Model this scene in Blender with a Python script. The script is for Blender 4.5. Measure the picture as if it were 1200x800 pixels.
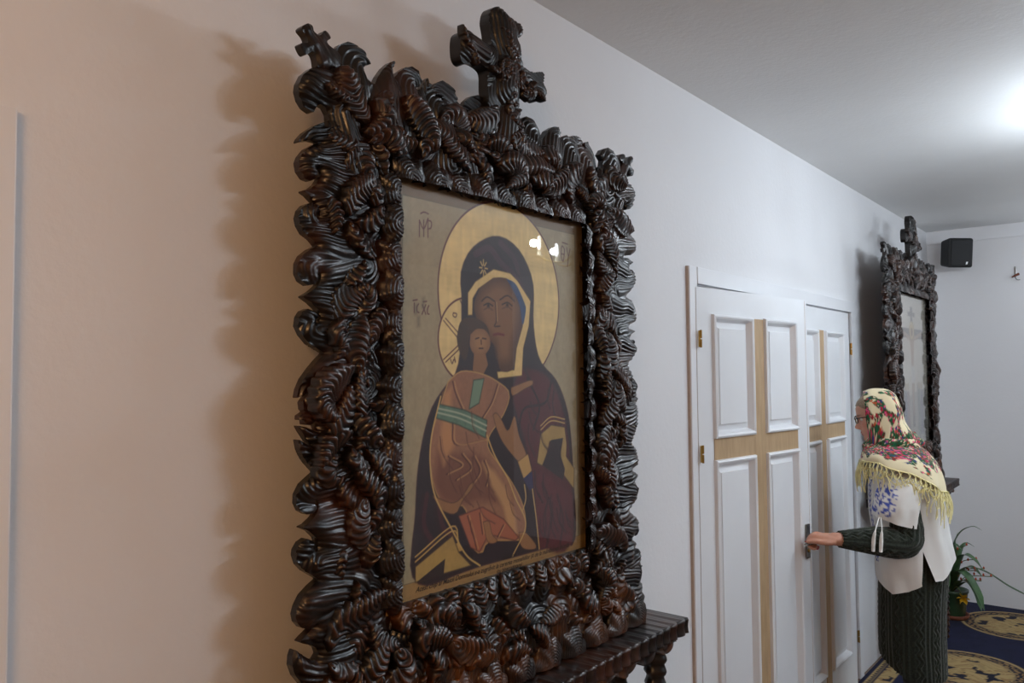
import bpy, bmesh, math, random
import numpy as np
from mathutils import Vector, Matrix
for _o in list(bpy.data.objects): bpy.data.objects.remove(_o)
SC = bpy.context.scene
COL = SC.collection
PI = math.pi
R = math.radians

# ---------------------------------------------------------------- camera
CAM = Vector((1.325, 0.0, 1.66))
yaw, pitch, roll = 0.68155, 0.04329, -0.00887
fw = Vector((-math.sin(yaw)*math.cos(pitch), math.cos(yaw)*math.cos(pitch), math.sin(pitch)))
r0 = fw.cross(Vector((0, 0, 1))).normalized(); u0 = r0.cross(fw)
rr = r0*math.cos(roll)+u0*math.sin(roll); uu = u0*math.cos(roll)-r0*math.sin(roll)
cd = bpy.data.cameras.new('camera'); cd.lens = 28.0; cd.sensor_width = 36.0; cd.clip_start = 0.02
cam = bpy.data.objects.new('camera', cd); COL.objects.link(cam)
cam.matrix_world = Matrix(((rr.x, uu.x, -fw.x, CAM.x), (rr.y, uu.y, -fw.y, CAM.y), (rr.z, uu.z, -fw.z, CAM.z), (0, 0, 0, 1)))
SC.camera = cam

# ---------------------------------------------------------------- world, exposure, lights
SC.view_settings.view_transform = 'Standard'
try: SC.view_settings.look = 'None'
except Exception: pass
SC.view_settings.gamma = 1.0
SC.view_settings.use_curve_mapping = False
SC.view_settings.exposure = 0.10
wd = bpy.data.worlds.new('world'); SC.world = wd; wd.use_nodes = True
wd.node_tree.nodes['Background'].inputs[0].default_value = (0.9, 0.93, 1.0, 1)
wd.node_tree.nodes['Background'].inputs[1].default_value = 0.05
def light(name, kind, loc, power, color, size=0.05, rot=None, size_y=None):
    ld = bpy.data.lights.new(name, kind); ld.energy = power; ld.color = color
    if kind == 'AREA':
        ld.size = size
        if size_y: ld.shape = 'RECTANGLE'; ld.size_y = size_y
    else: ld.shadow_soft_size = size
    o = bpy.data.objects.new(name, ld); COL.objects.link(o); o.location = loc
    if rot: o.rotation_euler = rot
    return o
COOL = (0.80, 0.90, 1.0); WARM = (1.0, 0.53, 0.22); NEUTRAL = (0.76, 0.88, 1.0)
CH1 = (1.52, 3.80, 0.0)       # hall chandelier opposite the double door (mirrored in the icon glass)
CH2 = (3.2, 2.7, 0.0)         # second chandelier, right of the frame
P_CH1, P_CH2 = 47.0, 70.0
CH4, P_CH4 = (1.75, 5.95, 0.0), 20.0   # last chandelier of the hall, near the far wall
CH3 = (1.75, -1.05, 0.0)      # unseen chandelier added behind the camera as warm fill for the left wall
P_CH3 = 54.0

# ---------------------------------------------------------------- helpers
def put(o, label=None, cat=None, group=None, kind=None):
    if label: o['label'] = label
    if cat: o['category'] = cat
    if group: o['group'] = group
    if kind: o['kind'] = kind
    return o
def empty(name, loc, rz=0.0, **k):
    o = bpy.data.objects.new(name, None); COL.objects.link(o); o.location = loc; o.rotation_euler = (0, 0, rz)
    o.empty_display_size = 0.1
    return put(o, **k)
def link(name, me, mat=None, parent=None, **k):
    o = bpy.data.objects.new(name, me); COL.objects.link(o)
    if mat is not None and len(me.materials) == 0: me.materials.append(mat)
    if parent: o.parent = parent
    return put(o, **k)
def mesh(name, V, F, smooth=True, attr=None, col=None):
    """V: (n,3); F: list of int arrays (m,k)"""
    V = np.asarray(V, dtype=np.float32)
    F = [np.asarray(f, dtype=np.int32) for f in F if len(f)]
    me = bpy.data.meshes.new(name)
    me.vertices.add(len(V)); me.vertices.foreach_set('co', V.ravel())
    idx = np.concatenate([f.ravel() for f in F]); tot = np.concatenate([np.full(len(f), f.shape[1], np.int32) for f in F])
    me.loops.add(len(idx)); me.loops.foreach_set('vertex_index', idx)
    st = np.zeros(len(tot), np.int32); st[1:] = np.cumsum(tot)[:-1]
    me.polygons.add(len(tot)); me.polygons.foreach_set('loop_start', st); me.polygons.foreach_set('loop_total', tot)
    if smooth: me.polygons.foreach_set('use_smooth', np.ones(len(tot), bool))
    me.update(calc_edges=True)
    for k, v in (attr or {}).items():
        a = me.attributes.new(k, 'FLOAT', 'POINT'); a.data.foreach_set('value', np.asarray(v, np.float32))
    if col is not None:
        a = me.color_attributes.new('paint', 'FLOAT_COLOR', 'POINT')
        c = np.ones((len(V), 4), np.float32); c[:, :3] = col; a.data.foreach_set('color', c.ravel())
    me.validate()
    return me
def bm_mesh(name, bm, smooth=False):
    me = bpy.data.meshes.new(name); bm.normal_update(); bm.to_mesh(me); bm.free()
    if smooth:
        for p in me.polygons: p.use_smooth = True
    return me
def box(bm, x0, x1, y0, y1, z0, z1, bev=0.0):
    g = bmesh.ops.create_cube(bm, size=1.0)
    bmesh.ops.scale(bm, vec=(x1-x0, y1-y0, z1-z0), verts=g['verts'])
    bmesh.ops.translate(bm, vec=((x0+x1)/2, (y0+y1)/2, (z0+z1)/2), verts=g['verts'])
    if bev > 0:
        es = list({e for v in g['verts'] for e in v.link_edges})
        bmesh.ops.bevel(bm, geom=es, offset=bev, segments=2, profile=0.6, affect='EDGES')
def boxo(name, dims, mat, parent=None, bev=0.0, **k):
    bm = bmesh.new(); box(bm, *dims, bev=bev); return link(name, bm_mesh(name, bm), mat, parent, **k)
def grid_faces(nu, nv, wrap_u=False, wrap_v=False):
    i = np.arange(nu if wrap_u else nu-1); j = np.arange(nv if wrap_v else nv-1)
    I, J = np.meshgrid(i, j, indexing='ij'); I2 = (I+1) % nu; J2 = (J+1) % nv
    return np.stack([I*nv+J, I2*nv+J, I2*nv+J2, I*nv+J2], -1).reshape(-1, 4)
def smoothpath(P, n):
    P = np.asarray(P, float); m = len(P)
    if m == 2:
        t = np.linspace(0, 1, n)[:, None]; return P[0]*(1-t)+P[1]*t
    Q = np.vstack([2*P[0]-P[1], P, 2*P[-1]-P[-2]])
    t = np.linspace(0, m-1-1e-9, n); k = t.astype(int); f = (t-k)[:, None]
    a, b, c, d = Q[k], Q[k+1], Q[k+2], Q[k+3]
    out = 0.5*((2*b)+(-a+c)*f+(2*a-5*b+4*c-d)*f**2+(-a+3*b-3*c+d)*f**3)
    # resample by arc length
    s = np.r_[0, np.cumsum(np.linalg.norm(np.diff(out, axis=0), axis=1))]
    u = np.linspace(0, s[-1], n)
    return np.stack([np.interp(u, s, out[:, i]) for i in range(out.shape[1])], 1)
def tube(P, rad, seg=8, caps=True):
    """sweep along 3D polyline, returns V,F(list)"""
    P = np.asarray(P, float); n = len(P); rad = np.broadcast_to(np.asarray(rad, float), (n,))
    T = np.gradient(P, axis=0); T /= np.linalg.norm(T, axis=1)[:, None]+1e-12
    up = np.array([0, 0, 1.0]) if abs(T[0][2]) < 0.9 else np.array([1.0, 0, 0])
    N = np.zeros_like(P); nn = up-T[0]*(up@T[0]); nn /= np.linalg.norm(nn)
    for i in range(n):
        nn = nn-T[i]*(nn@T[i]); nn /= np.linalg.norm(nn)+1e-12; N[i] = nn
    B = np.cross(T, N)
    a = np.linspace(0, 2*PI, seg, endpoint=False)
    V = P[:, None]+rad[:, None, None]*(np.cos(a)[None, :, None]*N[:, None]+np.sin(a)[None, :, None]*B[:, None])
    V = V.reshape(-1, 3); F = [grid_faces(n, seg, wrap_v=True)]
    if caps:
        V = np.vstack([V, P[0]-T[0]*rad[0]*0.3, P[-1]+T[-1]*rad[-1]*0.3])
        k = np.arange(seg); k2 = (k+1) % seg; b = (n-1)*seg
        F.append(np.stack([k2, k, np.full(seg, n*seg)], 1)); F.append(np.stack([b+k, b+k2, np.full(seg, n*seg+1)], 1))
    return V, F
def merge(parts):
    Vs = []; Fs = []; o = 0
    for V, F in parts:
        Vs.append(V); Fs += [np.asarray(f)+o for f in F]; o += len(V)
    return np.vstack(Vs), Fs
def lathe(prof, seg=24):
    """prof [(r,z)] -> V,F"""
    prof = np.asarray(prof, float); a = np.linspace(0, 2*PI, seg, endpoint=False)
    V = np.stack([prof[:, 0][:, None]*np.cos(a), prof[:, 0][:, None]*np.sin(a), np.repeat(prof[:, 1][:, None], seg, 1)], -1).reshape(-1, 3)
    return V, [grid_faces(len(prof), seg, wrap_v=True)]
def vnoise(x, y, seed=0):
    """cheap smooth value noise, ~[-1,1]"""
    xi = np.floor(x).astype(np.int64); yi = np.floor(y).astype(np.int64); fx = x-xi; fy = y-yi
    def h(a, b):
        n = (a*374761393+b*668265263+seed*1442695041) & 0xffffffff
        n = ((n ^ (n >> 13))*1274126177) & 0xffffffff
        return ((n ^ (n >> 16)) & 0xffff)/32767.5-1
    u = fx*fx*(3-2*fx); v = fy*fy*(3-2*fy)
    return (h(xi, yi)*(1-u)+h(xi+1, yi)*u)*(1-v)+(h(xi, yi+1)*(1-u)+h(xi+1, yi+1)*u)*v

# ---------------------------------------------------------------- materials
def lin(r, g, b):
    f = lambda c: c/12.92 if c <= 0.04045 else ((c+0.055)/1.055)**2.4
    return (f(r/255), f(g/255), f(b/255), 1.0)
class NT:
    def __init__(s, name):
        s.m = bpy.data.materials.new(name); s.m.use_nodes = True; s.t = s.m.node_tree
        s.b = s.t.nodes['Principled BSDF']; s.out = s.t.nodes['Material Output']
    def n(s, t, **k):
        nd = s.t.nodes.new(t)
        for a, v in k.items():
            if a.startswith('i_'): nd.inputs[a[2:].replace('_', ' ')].default_value = v
            else: setattr(nd, a, v)
        return nd
    def l(s, a, b): s.t.links.new(a, b)
    def coord(s, scale=(1, 1, 1), kind='Object'):
        tc = s.n('ShaderNodeTexCoord'); mp = s.n('ShaderNodeMapping'); mp.inputs['Scale'].default_value = scale
        s.l(tc.outputs[kind], mp.inputs['Vector']); return mp.outputs['Vector']
    def noise(s, vec, scale, detail=3, rough=0.55):
        x = s.n('ShaderNodeTexNoise'); x.inputs['Scale'].default_value = scale; x.inputs['Detail'].default_value = detail; x.inputs['Roughness'].default_value = rough
        if vec is not None: s.l(vec, x.inputs['Vector'])
        return x.outputs['Fac']
    def ramp(s, fac, stops, interp='LINEAR'):
        x = s.n('ShaderNodeValToRGB'); e = x.color_ramp.elements; x.color_ramp.interpolation = interp
        while len(e) < len(stops): e.new(0.5)
        for el, (p, c) in zip(e, stops): el.position = p; el.color = c
        s.l(fac, x.inputs['Fac']); return x.outputs['Color']
    def math(s, op, a, b=None, clamp=False):
        x = s.n('ShaderNodeMath'); x.operation = op; x.use_clamp = clamp
        for i, v in enumerate((a, b)):
            if v is None: continue
            if isinstance(v, (int, float)): x.inputs[i].default_value = v
            else: s.l(v, x.inputs[i])
        return x.outputs[0]
    def mix(s, fac, a, b, blend='MIX'):
        x = s.n('ShaderNodeMix'); x.data_type = 'RGBA'; x.blend_type = blend
        for i, v in ((0, fac), (6, a), (7, b)):
            if isinstance(v, (int, float)): x.inputs[i].default_value = v
            elif isinstance(v, tuple): x.inputs[i].default_value = v
            else: s.l(v, x.inputs[i])
        return x.outputs[2]
    def attr(s, name):
        x = s.n('ShaderNodeAttribute'); x.attribute_name = name; return x
    def bump(s, h, strength=0.3, dist=0.002):
        x = s.n('ShaderNodeBump'); x.inputs['Strength'].default_value = strength; x.inputs['Distance'].default_value = dist
        s.l(h, x.inputs['Height']); s.l(x.outputs['Normal'], s.b.inputs['Normal'])
    def set(s, col=None, rough=None, metal=None, coat=None, coat_rough=None, spec=None, sheen=None):
        I = s.b.inputs
        if col is not None:
            if isinstance(col, tuple): I['Base Color'].default_value = col
            else: s.l(col, I['Base Color'])
        if rough is not None:
            if isinstance(rough, (int, float)): I['Roughness'].default_value = rough
            else: s.l(rough, I['Roughness'])
        if metal is not None: I['Metallic'].default_value = metal
        if coat is not None: I['Coat Weight'].default_value = coat
        if coat_rough is not None: I['Coat Roughness'].default_value = coat_rough
        if spec is not None: I['Specular IOR Level'].default_value = spec
        if sheen is not None: I['Sheen Weight'].default_value = sheen
        return s
def m_plain(name, rgb, rough=0.5, metal=0.0, var=0.06, scale=30, bump=0.0, coat=0.0):
    t = NT(name); v = t.coord(); f = t.noise(v, scale)
    c = lin(*rgb); d = tuple(max(0, x*(1-var*2)) for x in c[:3])+(1,); u = tuple(min(1, x*(1+var)) for x in c[:3])+(1,)
    t.set(t.ramp(f, [(0.3, d), (0.7, u)]), rough, metal, coat)
    if bump: t.bump(t.noise(v, scale*4, 4), bump, 0.001)
    return t.m
M = {}
def wall_mat(name, rgb):
    t = NT(name); v = t.coord()
    f = t.noise(v, 1.3, 4); c = lin(*rgb); d = tuple(x*0.955 for x in c[:3])+(1,)
    t.set(t.ramp(f, [(0.3, d), (0.7, c)]), 0.62, spec=0.3)
    h = t.math('ADD', t.math('MULTIPLY', t.noise(v, 55, 4), 1.0), t.math('MULTIPLY', t.noise(v, 9, 3), 1.3))
    t.bump(h, 0.22, 0.004); return t.m
M['wall'] = wall_mat('wall_paint', (226, 226, 228))
M['wall_dim'] = wall_mat('wall_paint_taupe', (168, 160, 152))
M['ceil'] = wall_mat('ceiling_paint', (236, 236, 235))
M['door'] = m_plain('door_white_lacquer', (226, 228, 231), 0.32, var=0.015, scale=3, bump=0.02)
M['trim'] = m_plain('trim_white', (224, 225, 228), 0.4, var=0.015, scale=3)
M['brass'] = m_plain('hinge_brass', (176, 140, 72), 0.3, 1.0)
M['steel'] = m_plain('handle_steel', (150, 148, 144), 0.25, 1.0)
M['black'] = m_plain('black_plastic', (12, 13, 15), 0.6, bump=0.15, scale=60)
M['edge'] = m_plain('unpainted_board_edge', (186, 170, 158), 0.6)
M['darkgap'] = m_plain('dark_gap', (40, 38, 36), 0.8)
def tan_mat():
    t = NT('bare_mdf_strip'); v = t.coord((1, 1, 0.15)); f = t.noise(v, 60, 4)
    t.set(t.ramp(f, [(0.25, lin(166, 138, 104)), (0.75, lin(188, 160, 124))]), 0.6); t.bump(f, 0.08, 0.001); return t.m
M['tan'] = tan_mat()
def wood_mat(name, dark, mid, hot, tip):
    t = NT(name); v = t.coord()
    big = t.noise(v, 7, 3); med = t.noise(v, 28, 4)
    w = t.attr('wear').outputs['Fac']
    base = t.ramp(w, [(0.0, dark), (0.38, dark), (0.68, mid), (1.0, tip)])
    patch = t.math('MULTIPLY', t.math('SUBTRACT', big, 0.48, True), 4.5, True)
    patch = t.math('MULTIPLY', patch, t.math('ADD', t.math('MULTIPLY', med, 0.9), 0.1), True)
    base = t.mix(patch, base, hot)
    g = t.n('ShaderNodeTexNoise'); g.inputs['Scale'].default_value = 90; t.l(t.coord((1, 1, 0.12)), g.inputs['Vector'])
    base = t.mix(t.math('MULTIPLY', g.outputs['Fac'], 0.55), base, dark)
    t.set(base, t.math('ADD', t.math('MULTIPLY', med, 0.16), 0.25), coat=0.22, coat_rough=0.15, spec=0.42)
    t.bump(g.outputs['Fac'], 0.12, 0.0012); return t.m
M['wood'] = wood_mat('burnt_carved_wood', lin(14, 9, 7), lin(40, 24, 17), lin(88, 46, 24), lin(84, 52, 36))
M['wood_hot'] = wood_mat('burnt_carved_wood_amber', lin(12, 8, 5), lin(44, 24, 12), lin(138, 78, 26), lin(100, 54, 22))

# ---------------------------------------------------------------- room shell
YB, YF, XR, ZC = -3.2, 6.60, 4.3, 2.71
bm = bmesh.new()
for q in ((YB-0.2, 2.690, -0.2, ZC), (4.610, YF+0.2, -0.2, ZC), (2.690, 4.610, 2.0, ZC), (2.690, 4.610, -0.2, 0.0)): box(bm, -0.2, 0, *q)
box(bm, -0.2, -0.12, 2.690, 4.610, 0.0, 2.0)
link('wall_left', bm_mesh('wall_left', bm), M['wall'], kind='structure')
boxo('wall_far', (0, XR, YF, YF+0.2, -0.2, ZC), M['wall'], kind='structure')
boxo('wall_right', (XR, XR+0.2, YB-0.2, YF+0.2, -0.2, ZC), M['wall_dim'], kind='structure')
boxo('wall_near', (0, XR, YB-0.2, YB, -0.2, ZC), M['wall'], kind='structure')
boxo('ceiling', (-0.2, XR+0.2, YB-0.2, YF+0.2, ZC, ZC+0.2), M['ceil'], kind='structure')
M['floor'] = m_plain('floor_boards', (112, 88, 66), 0.4, var=0.15, scale=8)
boxo('floor', (-0.2, XR+0.2, YB-0.2, YF+0.2, -0.2, 0), M['floor'], kind='structure')
boxo('trim_1', (0.0, XR, YF-0.012, YF, ZC-0.095, ZC), M['trim'], kind='structure')
M['nightglass'] = m_plain('dusk_window_glass', (52, 58, 70), 0.05)
# ---- double door in the left wall
LH = (0.045, 2.712); LA = R(7.0)                    # hinge of the ajar leaf
def leaf_local(px0, px1, h0, h1): pass
CY0, CY1, CT = 2.640, 4.660, 2.056                  # casing outside
d1 = empty('door_1', (0, 0, 0), kind='structure')
boxo('casing', (0.0, 0.015, CY0, CY0+0.062, 0, CT), M['trim'], d1, 0.003)
boxo('casing', (0.0, 0.015, CY1-0.062, CY1, 0, CT), M['trim'], d1, 0.003)
boxo('casing', (0.0, 0.018, CY0+0.062, CY1-0.062, CT-0.062, CT), M['trim'], d1, 0.003)
boxo('casing_edge', (0.0, 0.010, CY0-0.0022, CY0+0.001, 0, CT-0.001), M['edge'], d1)
for q in ((2.690, 2.699, 0.0, 2.0), (4.601, 4.610, 0.0, 2.0), (2.699, 4.601, 1.990, 2.0)): boxo('door_jamb', (-0.12, 0.0, *q), M['trim'], d1)
def panel_ring(bm, y0, y1, z0, z1, d0, w=0.028, hgt=0.012):
    """moulding frame proud of d0 with sloping inside"""
    pr = [(0.0, 0.0), (0.003, hgt), (0.010, hgt+0.003), (w*0.62, hgt-0.001), (w, -0.012)]
    rings = []
    for o, h in pr:
        rings.append([bm.verts.new((d0+h, y0+o, z0+o)), bm.verts.new((d0+h, y1-o, z0+o)), bm.verts.new((d0+h, y1-o, z1-o)), bm.verts.new((d0+h, y0+o, z1-o))])
    for a, b in zip(rings[:-1], rings[1:]):
        for k in range(4): bm.faces.new((a[k], a[(k+1) % 4], b[(k+1) % 4], b[k]))
def raised(bm, y0, y1, z0, z1, d0, m=0.03):
    """raised panel field: floor at d0-0.012, bevel up to d0-0.001"""
    pr = [(0.0, -0.012), (0.010, -0.012), (m, -0.004), (m+0.001, 0.0)]
    rings = []
    for o, h in pr:
        rings.append([bm.verts.new((d0+h, y0+o, z0+o)), bm.verts.new((d0+h, y1-o, z0+o)), bm.verts.new((d0+h, y1-o, z1-o)), bm.verts.new((d0+h, y0+o, z1-o))])
    for a, b in zip(rings[:-1], rings[1:]):
        for k in range(4): bm.faces.new((a[k], a[(k+1) % 4], b[(k+1) % 4], b[k]))
    bm.faces.new(rings[-1])
def build_leaf(root, W, H, z0, cols, rows, strip_y, strip_z, strip_top):
    """leaf in local coords: y 0..W along the leaf, x 0..0.04 thick (front at 0.04)"""
    t = 0.040
    boxo('door_slab', (0, t-0.013, 0.0, W, z0, z0+H), M['door'], root)
    # stiles and rails as proud boards round the panels
    ys = [0.0]+[v for c in cols for v in c]+[W]; zs = [z0]+[v for c in rows for v in c]+[z0+H]
    for k in range(0, len(ys), 2): boxo('door_stile', (t-0.013, t, ys[k], ys[k+1], z0, z0+H), M['door'], root)
    for c in cols:
        for k in range(0, len(zs), 2): boxo('door_rail', (t-0.013, t, c[0], c[1], zs[k], zs[k+1]), M['door'], root)
    for c in cols:
        for r in rows:
            bm = bmesh.new(); panel_ring(bm, c[0]-0.006, c[1]+0.006, r[0]-0.006, r[1]+0.006, t)
            link('panel_moulding', bm_mesh('panel_moulding', bm), M['door'], root)
            bm = bmesh.new(); raised(bm, c[0]+0.016, c[1]-0.016, r[0]+0.016, r[1]-0.016, t)
            link('door_panel', bm_mesh('door_panel', bm), M['door'], root)
    sy0, sy1 = strip_y; sz0, sz1 = strip_z
    bm = bmesh.new(); box(bm, t, t+0.003, sy0, sy1, z0+0.03, strip_top, 0.0005)
    link('upright_strip', bm_mesh('strip', bm), M['tan'], root, label='tan upright strip of the cross')
    bm = bmesh.new(); box(bm, t, t+0.0028, cols[0][0]-0.004, sy0, sz0, sz1, 0.0005); box(bm, t, t+0.0028, sy1, cols[1][1]+0.004, sz0, sz1, 0.0005)
    link('cross_strip', bm_mesh('strip', bm), M['tan'], root, label='tan crossbar of the cross')

def leaf_root(x, y, rz):
    o = bpy.data.objects.new('door_leaf', None); COL.objects.link(o); o.location = (x, y, 0); o.rotation_euler = (0, 0, rz); o.parent = d1; return o
_a = R(7.0)
# the leaves' pieces hang straight on door_1 > door_leaf
lf = leaf_root(0.02-math.sin(_a)*0.025-math.cos(_a)*0.04, 2.71-math.cos(_a)*0.025+math.sin(_a)*0.04, -_a)
lf['label'] = 'white door leaf standing ajar, held by the handle'
build_leaf(lf, 0.855, 1.97, 0.012, [(0.105, 0.391), (0.491, 0.757)], [(0.205, 1.335), (1.424, 1.880)], (0.397, 0.482), (1.338, 1.420), 1.880)
boxo('door_rebate', (0.012, 0.033, 0.8565, 0.888, 0.012, 1.974), M['trim'], lf, 0.004)
boxo('edge_line', (0.0385, 0.0403, 0.8515, 0.8552, 0.012, 1.978), M['edge'], lf)
boxo('edge_band', (0.002, 0.0385, 0.8545, 0.8565, 0.012, 1.978), M['edge'], lf, label='bare tan edge of the ajar leaf')
boxo('edge_band', (0.004, 0.0385, -0.0022, 0.0005, 0.012, 1.978), M['edge'], lf, label='bare tan hinge edge of the ajar leaf')
rf = leaf_root(-0.012, 3.575, 0.0)
rf['label'] = 'white door leaf standing shut beside the ajar one'
build_leaf(rf, 0.915, 1.97, 0.012, [(0.125, 0.395), (0.512, 0.795)], [(0.205, 1.330), (1.412, 1.868)], (0.415, 0.492), (1.330, 1.408), 1.874)
def hinge(y, z, x):
    bm = bmesh.new()
    for a, b in ((0, 0.030), (0.034, 0.064)):
        g = bmesh.ops.create_cone(bm, cap_ends=True, segments=12, radius1=0.0042, radius2=0.0042, depth=b-a)
        bmesh.ops.translate(bm, vec=(x, y, z+(a+b)/2-0.032), verts=g['verts'])
    box(bm, x-0.008, x-0.003, y-0.004, y+0.004, z-0.03, z+0.03)
    link('hinge', bm_mesh('hinge', bm), M['brass'], d1, label='brass hinge')
for z in (1.79, 1.37, 0.26): hinge(2.692, z, 0.03)
for z in (1.79, 0.255): hinge(4.512, z, 0.034)
# lever handle on the ajar leaf
HY, HZ = 0.822, 0.948
bm = bmesh.new(); box(bm, 0.040, 0.049, HY-0.017, HY+0.017, HZ-0.085, HZ+0.062, 0.0045)
hp = link('handle_plate', bm_mesh('handle_plate', bm), M['steel'], lf)
V, F = tube(smoothpath([(0.046, HY, HZ), (0.075, HY, HZ), (0.092, HY-0.010, HZ), (0.094, HY-0.05, HZ-0.001), (0.093, HY-0.115, HZ-0.003)], 22), np.interp(np.linspace(0, 1, 22), [0, 0.3, 1], [0.009, 0.0085, 0.0075]), 12)
link('handle_lever', mesh('handle_lever', V, F), M['steel'], lf)
V, F = lathe([(0.0, 0.0), (0.007, 0.0), (0.0075, 0.004), (0.0, 0.0045)], 14)
V = np.stack([V[:, 2]+0.0485, V[:, 0]+HY, V[:, 1]+HZ-0.052], 1)
link('key_cylinder', mesh('key_cylinder', V, F), M['brass'], lf)
# ---- casing of another door at the very left
d2 = empty('door_2', (0, 0, 0), kind='structure')
boxo('casing', (0.0, 0.022, 0.372, 0.446, 0, 2.065), M['trim'], d2, 0.003)
boxo('casing', (0.0, 0.022, -0.52, -0.446, 0, 2.065), M['trim'], d2, 0.003)
boxo('casing', (0.0, 0.024, -0.446, 0.372, 1.991, 2.065), M['trim'], d2, 0.003)
boxo('door_slab', (0.0, 0.012, -0.446, 0.372, 0.01, 1.991), M['door'], d2)
for z0_, z1_ in ((0.2, 1.33), (1.42, 1.88)):
    for y0_, y1_ in ((-0.34, -0.08), (0.02, 0.27)):
        bm = bmesh.new(); panel_ring(bm, y0_, y1_, z0_, z1_, 0.012); link('panel_moulding', bm_mesh('panel_moulding', bm), M['door'], d2)
# ---------------------------------------------------------------- opposite side of the room, out of the frame (mirrored in the glass)
for k, yy in enumerate((3.2, 0.6)):
    w = empty('window_%d' % (k+1), (XR, yy, 0), kind='structure')
    boxo('window_frame', (-0.03, 0.0, -0.65, 0.65, 0.95, 1.0), M['trim'], w); boxo('window_frame', (-0.03, 0.0, -0.65, 0.65, 2.2, 2.25), M['trim'], w)
    boxo('window_frame', (-0.03, 0.0, -0.65, -0.60, 0.95, 2.25), M['trim'], w); boxo('window_frame', (-0.03, 0.0, 0.60, 0.65, 0.95, 2.25), M['trim'], w)
    boxo('window_frame', (-0.03, 0.0, -0.025, 0.025, 0.95, 2.25), M['trim'], w)
    boxo('window_pane', (-0.012, -0.004, -0.62, 0.62, 0.98, 2.22), M['nightglass'], w)

# ---------------------------------------------------------------- carved wood kit
def sdf(P, poly):
    """signed distance (negative inside) of points P (n,2) to closed polygon"""
    A = np.asarray(poly, float); B = np.roll(A, -1, 0)
    out = np.full(len(P), 1e9); ins = np.zeros(len(P), bool)
    for a, b in zip(A, B):
        e = b-a; w = P-a; L = e@e
        if L < 1e-14: continue
        t = np.clip((w@e)/L, 0, 1); d = w-t[:, None]*e
        out = np.minimum(out, (d*d).sum(1))
        c = (a[1] > P[:, 1]) != (b[1] > P[:, 1])
        with np.errstate(divide='ignore', invalid='ignore'):
            xi = a[0]+(P[:, 1]-a[1])*e[0]/(e[1] if abs(e[1]) > 1e-12 else 1e-12)
        ins ^= c & (P[:, 0] < xi)
    out = np.sqrt(out); out[ins] *= -1
    return out
def saw(q, sharp=0.62):
    f = np.mod(q, 1.0)**sharp
    return 0.5-0.5*np.cos(2*PI*f)
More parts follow.
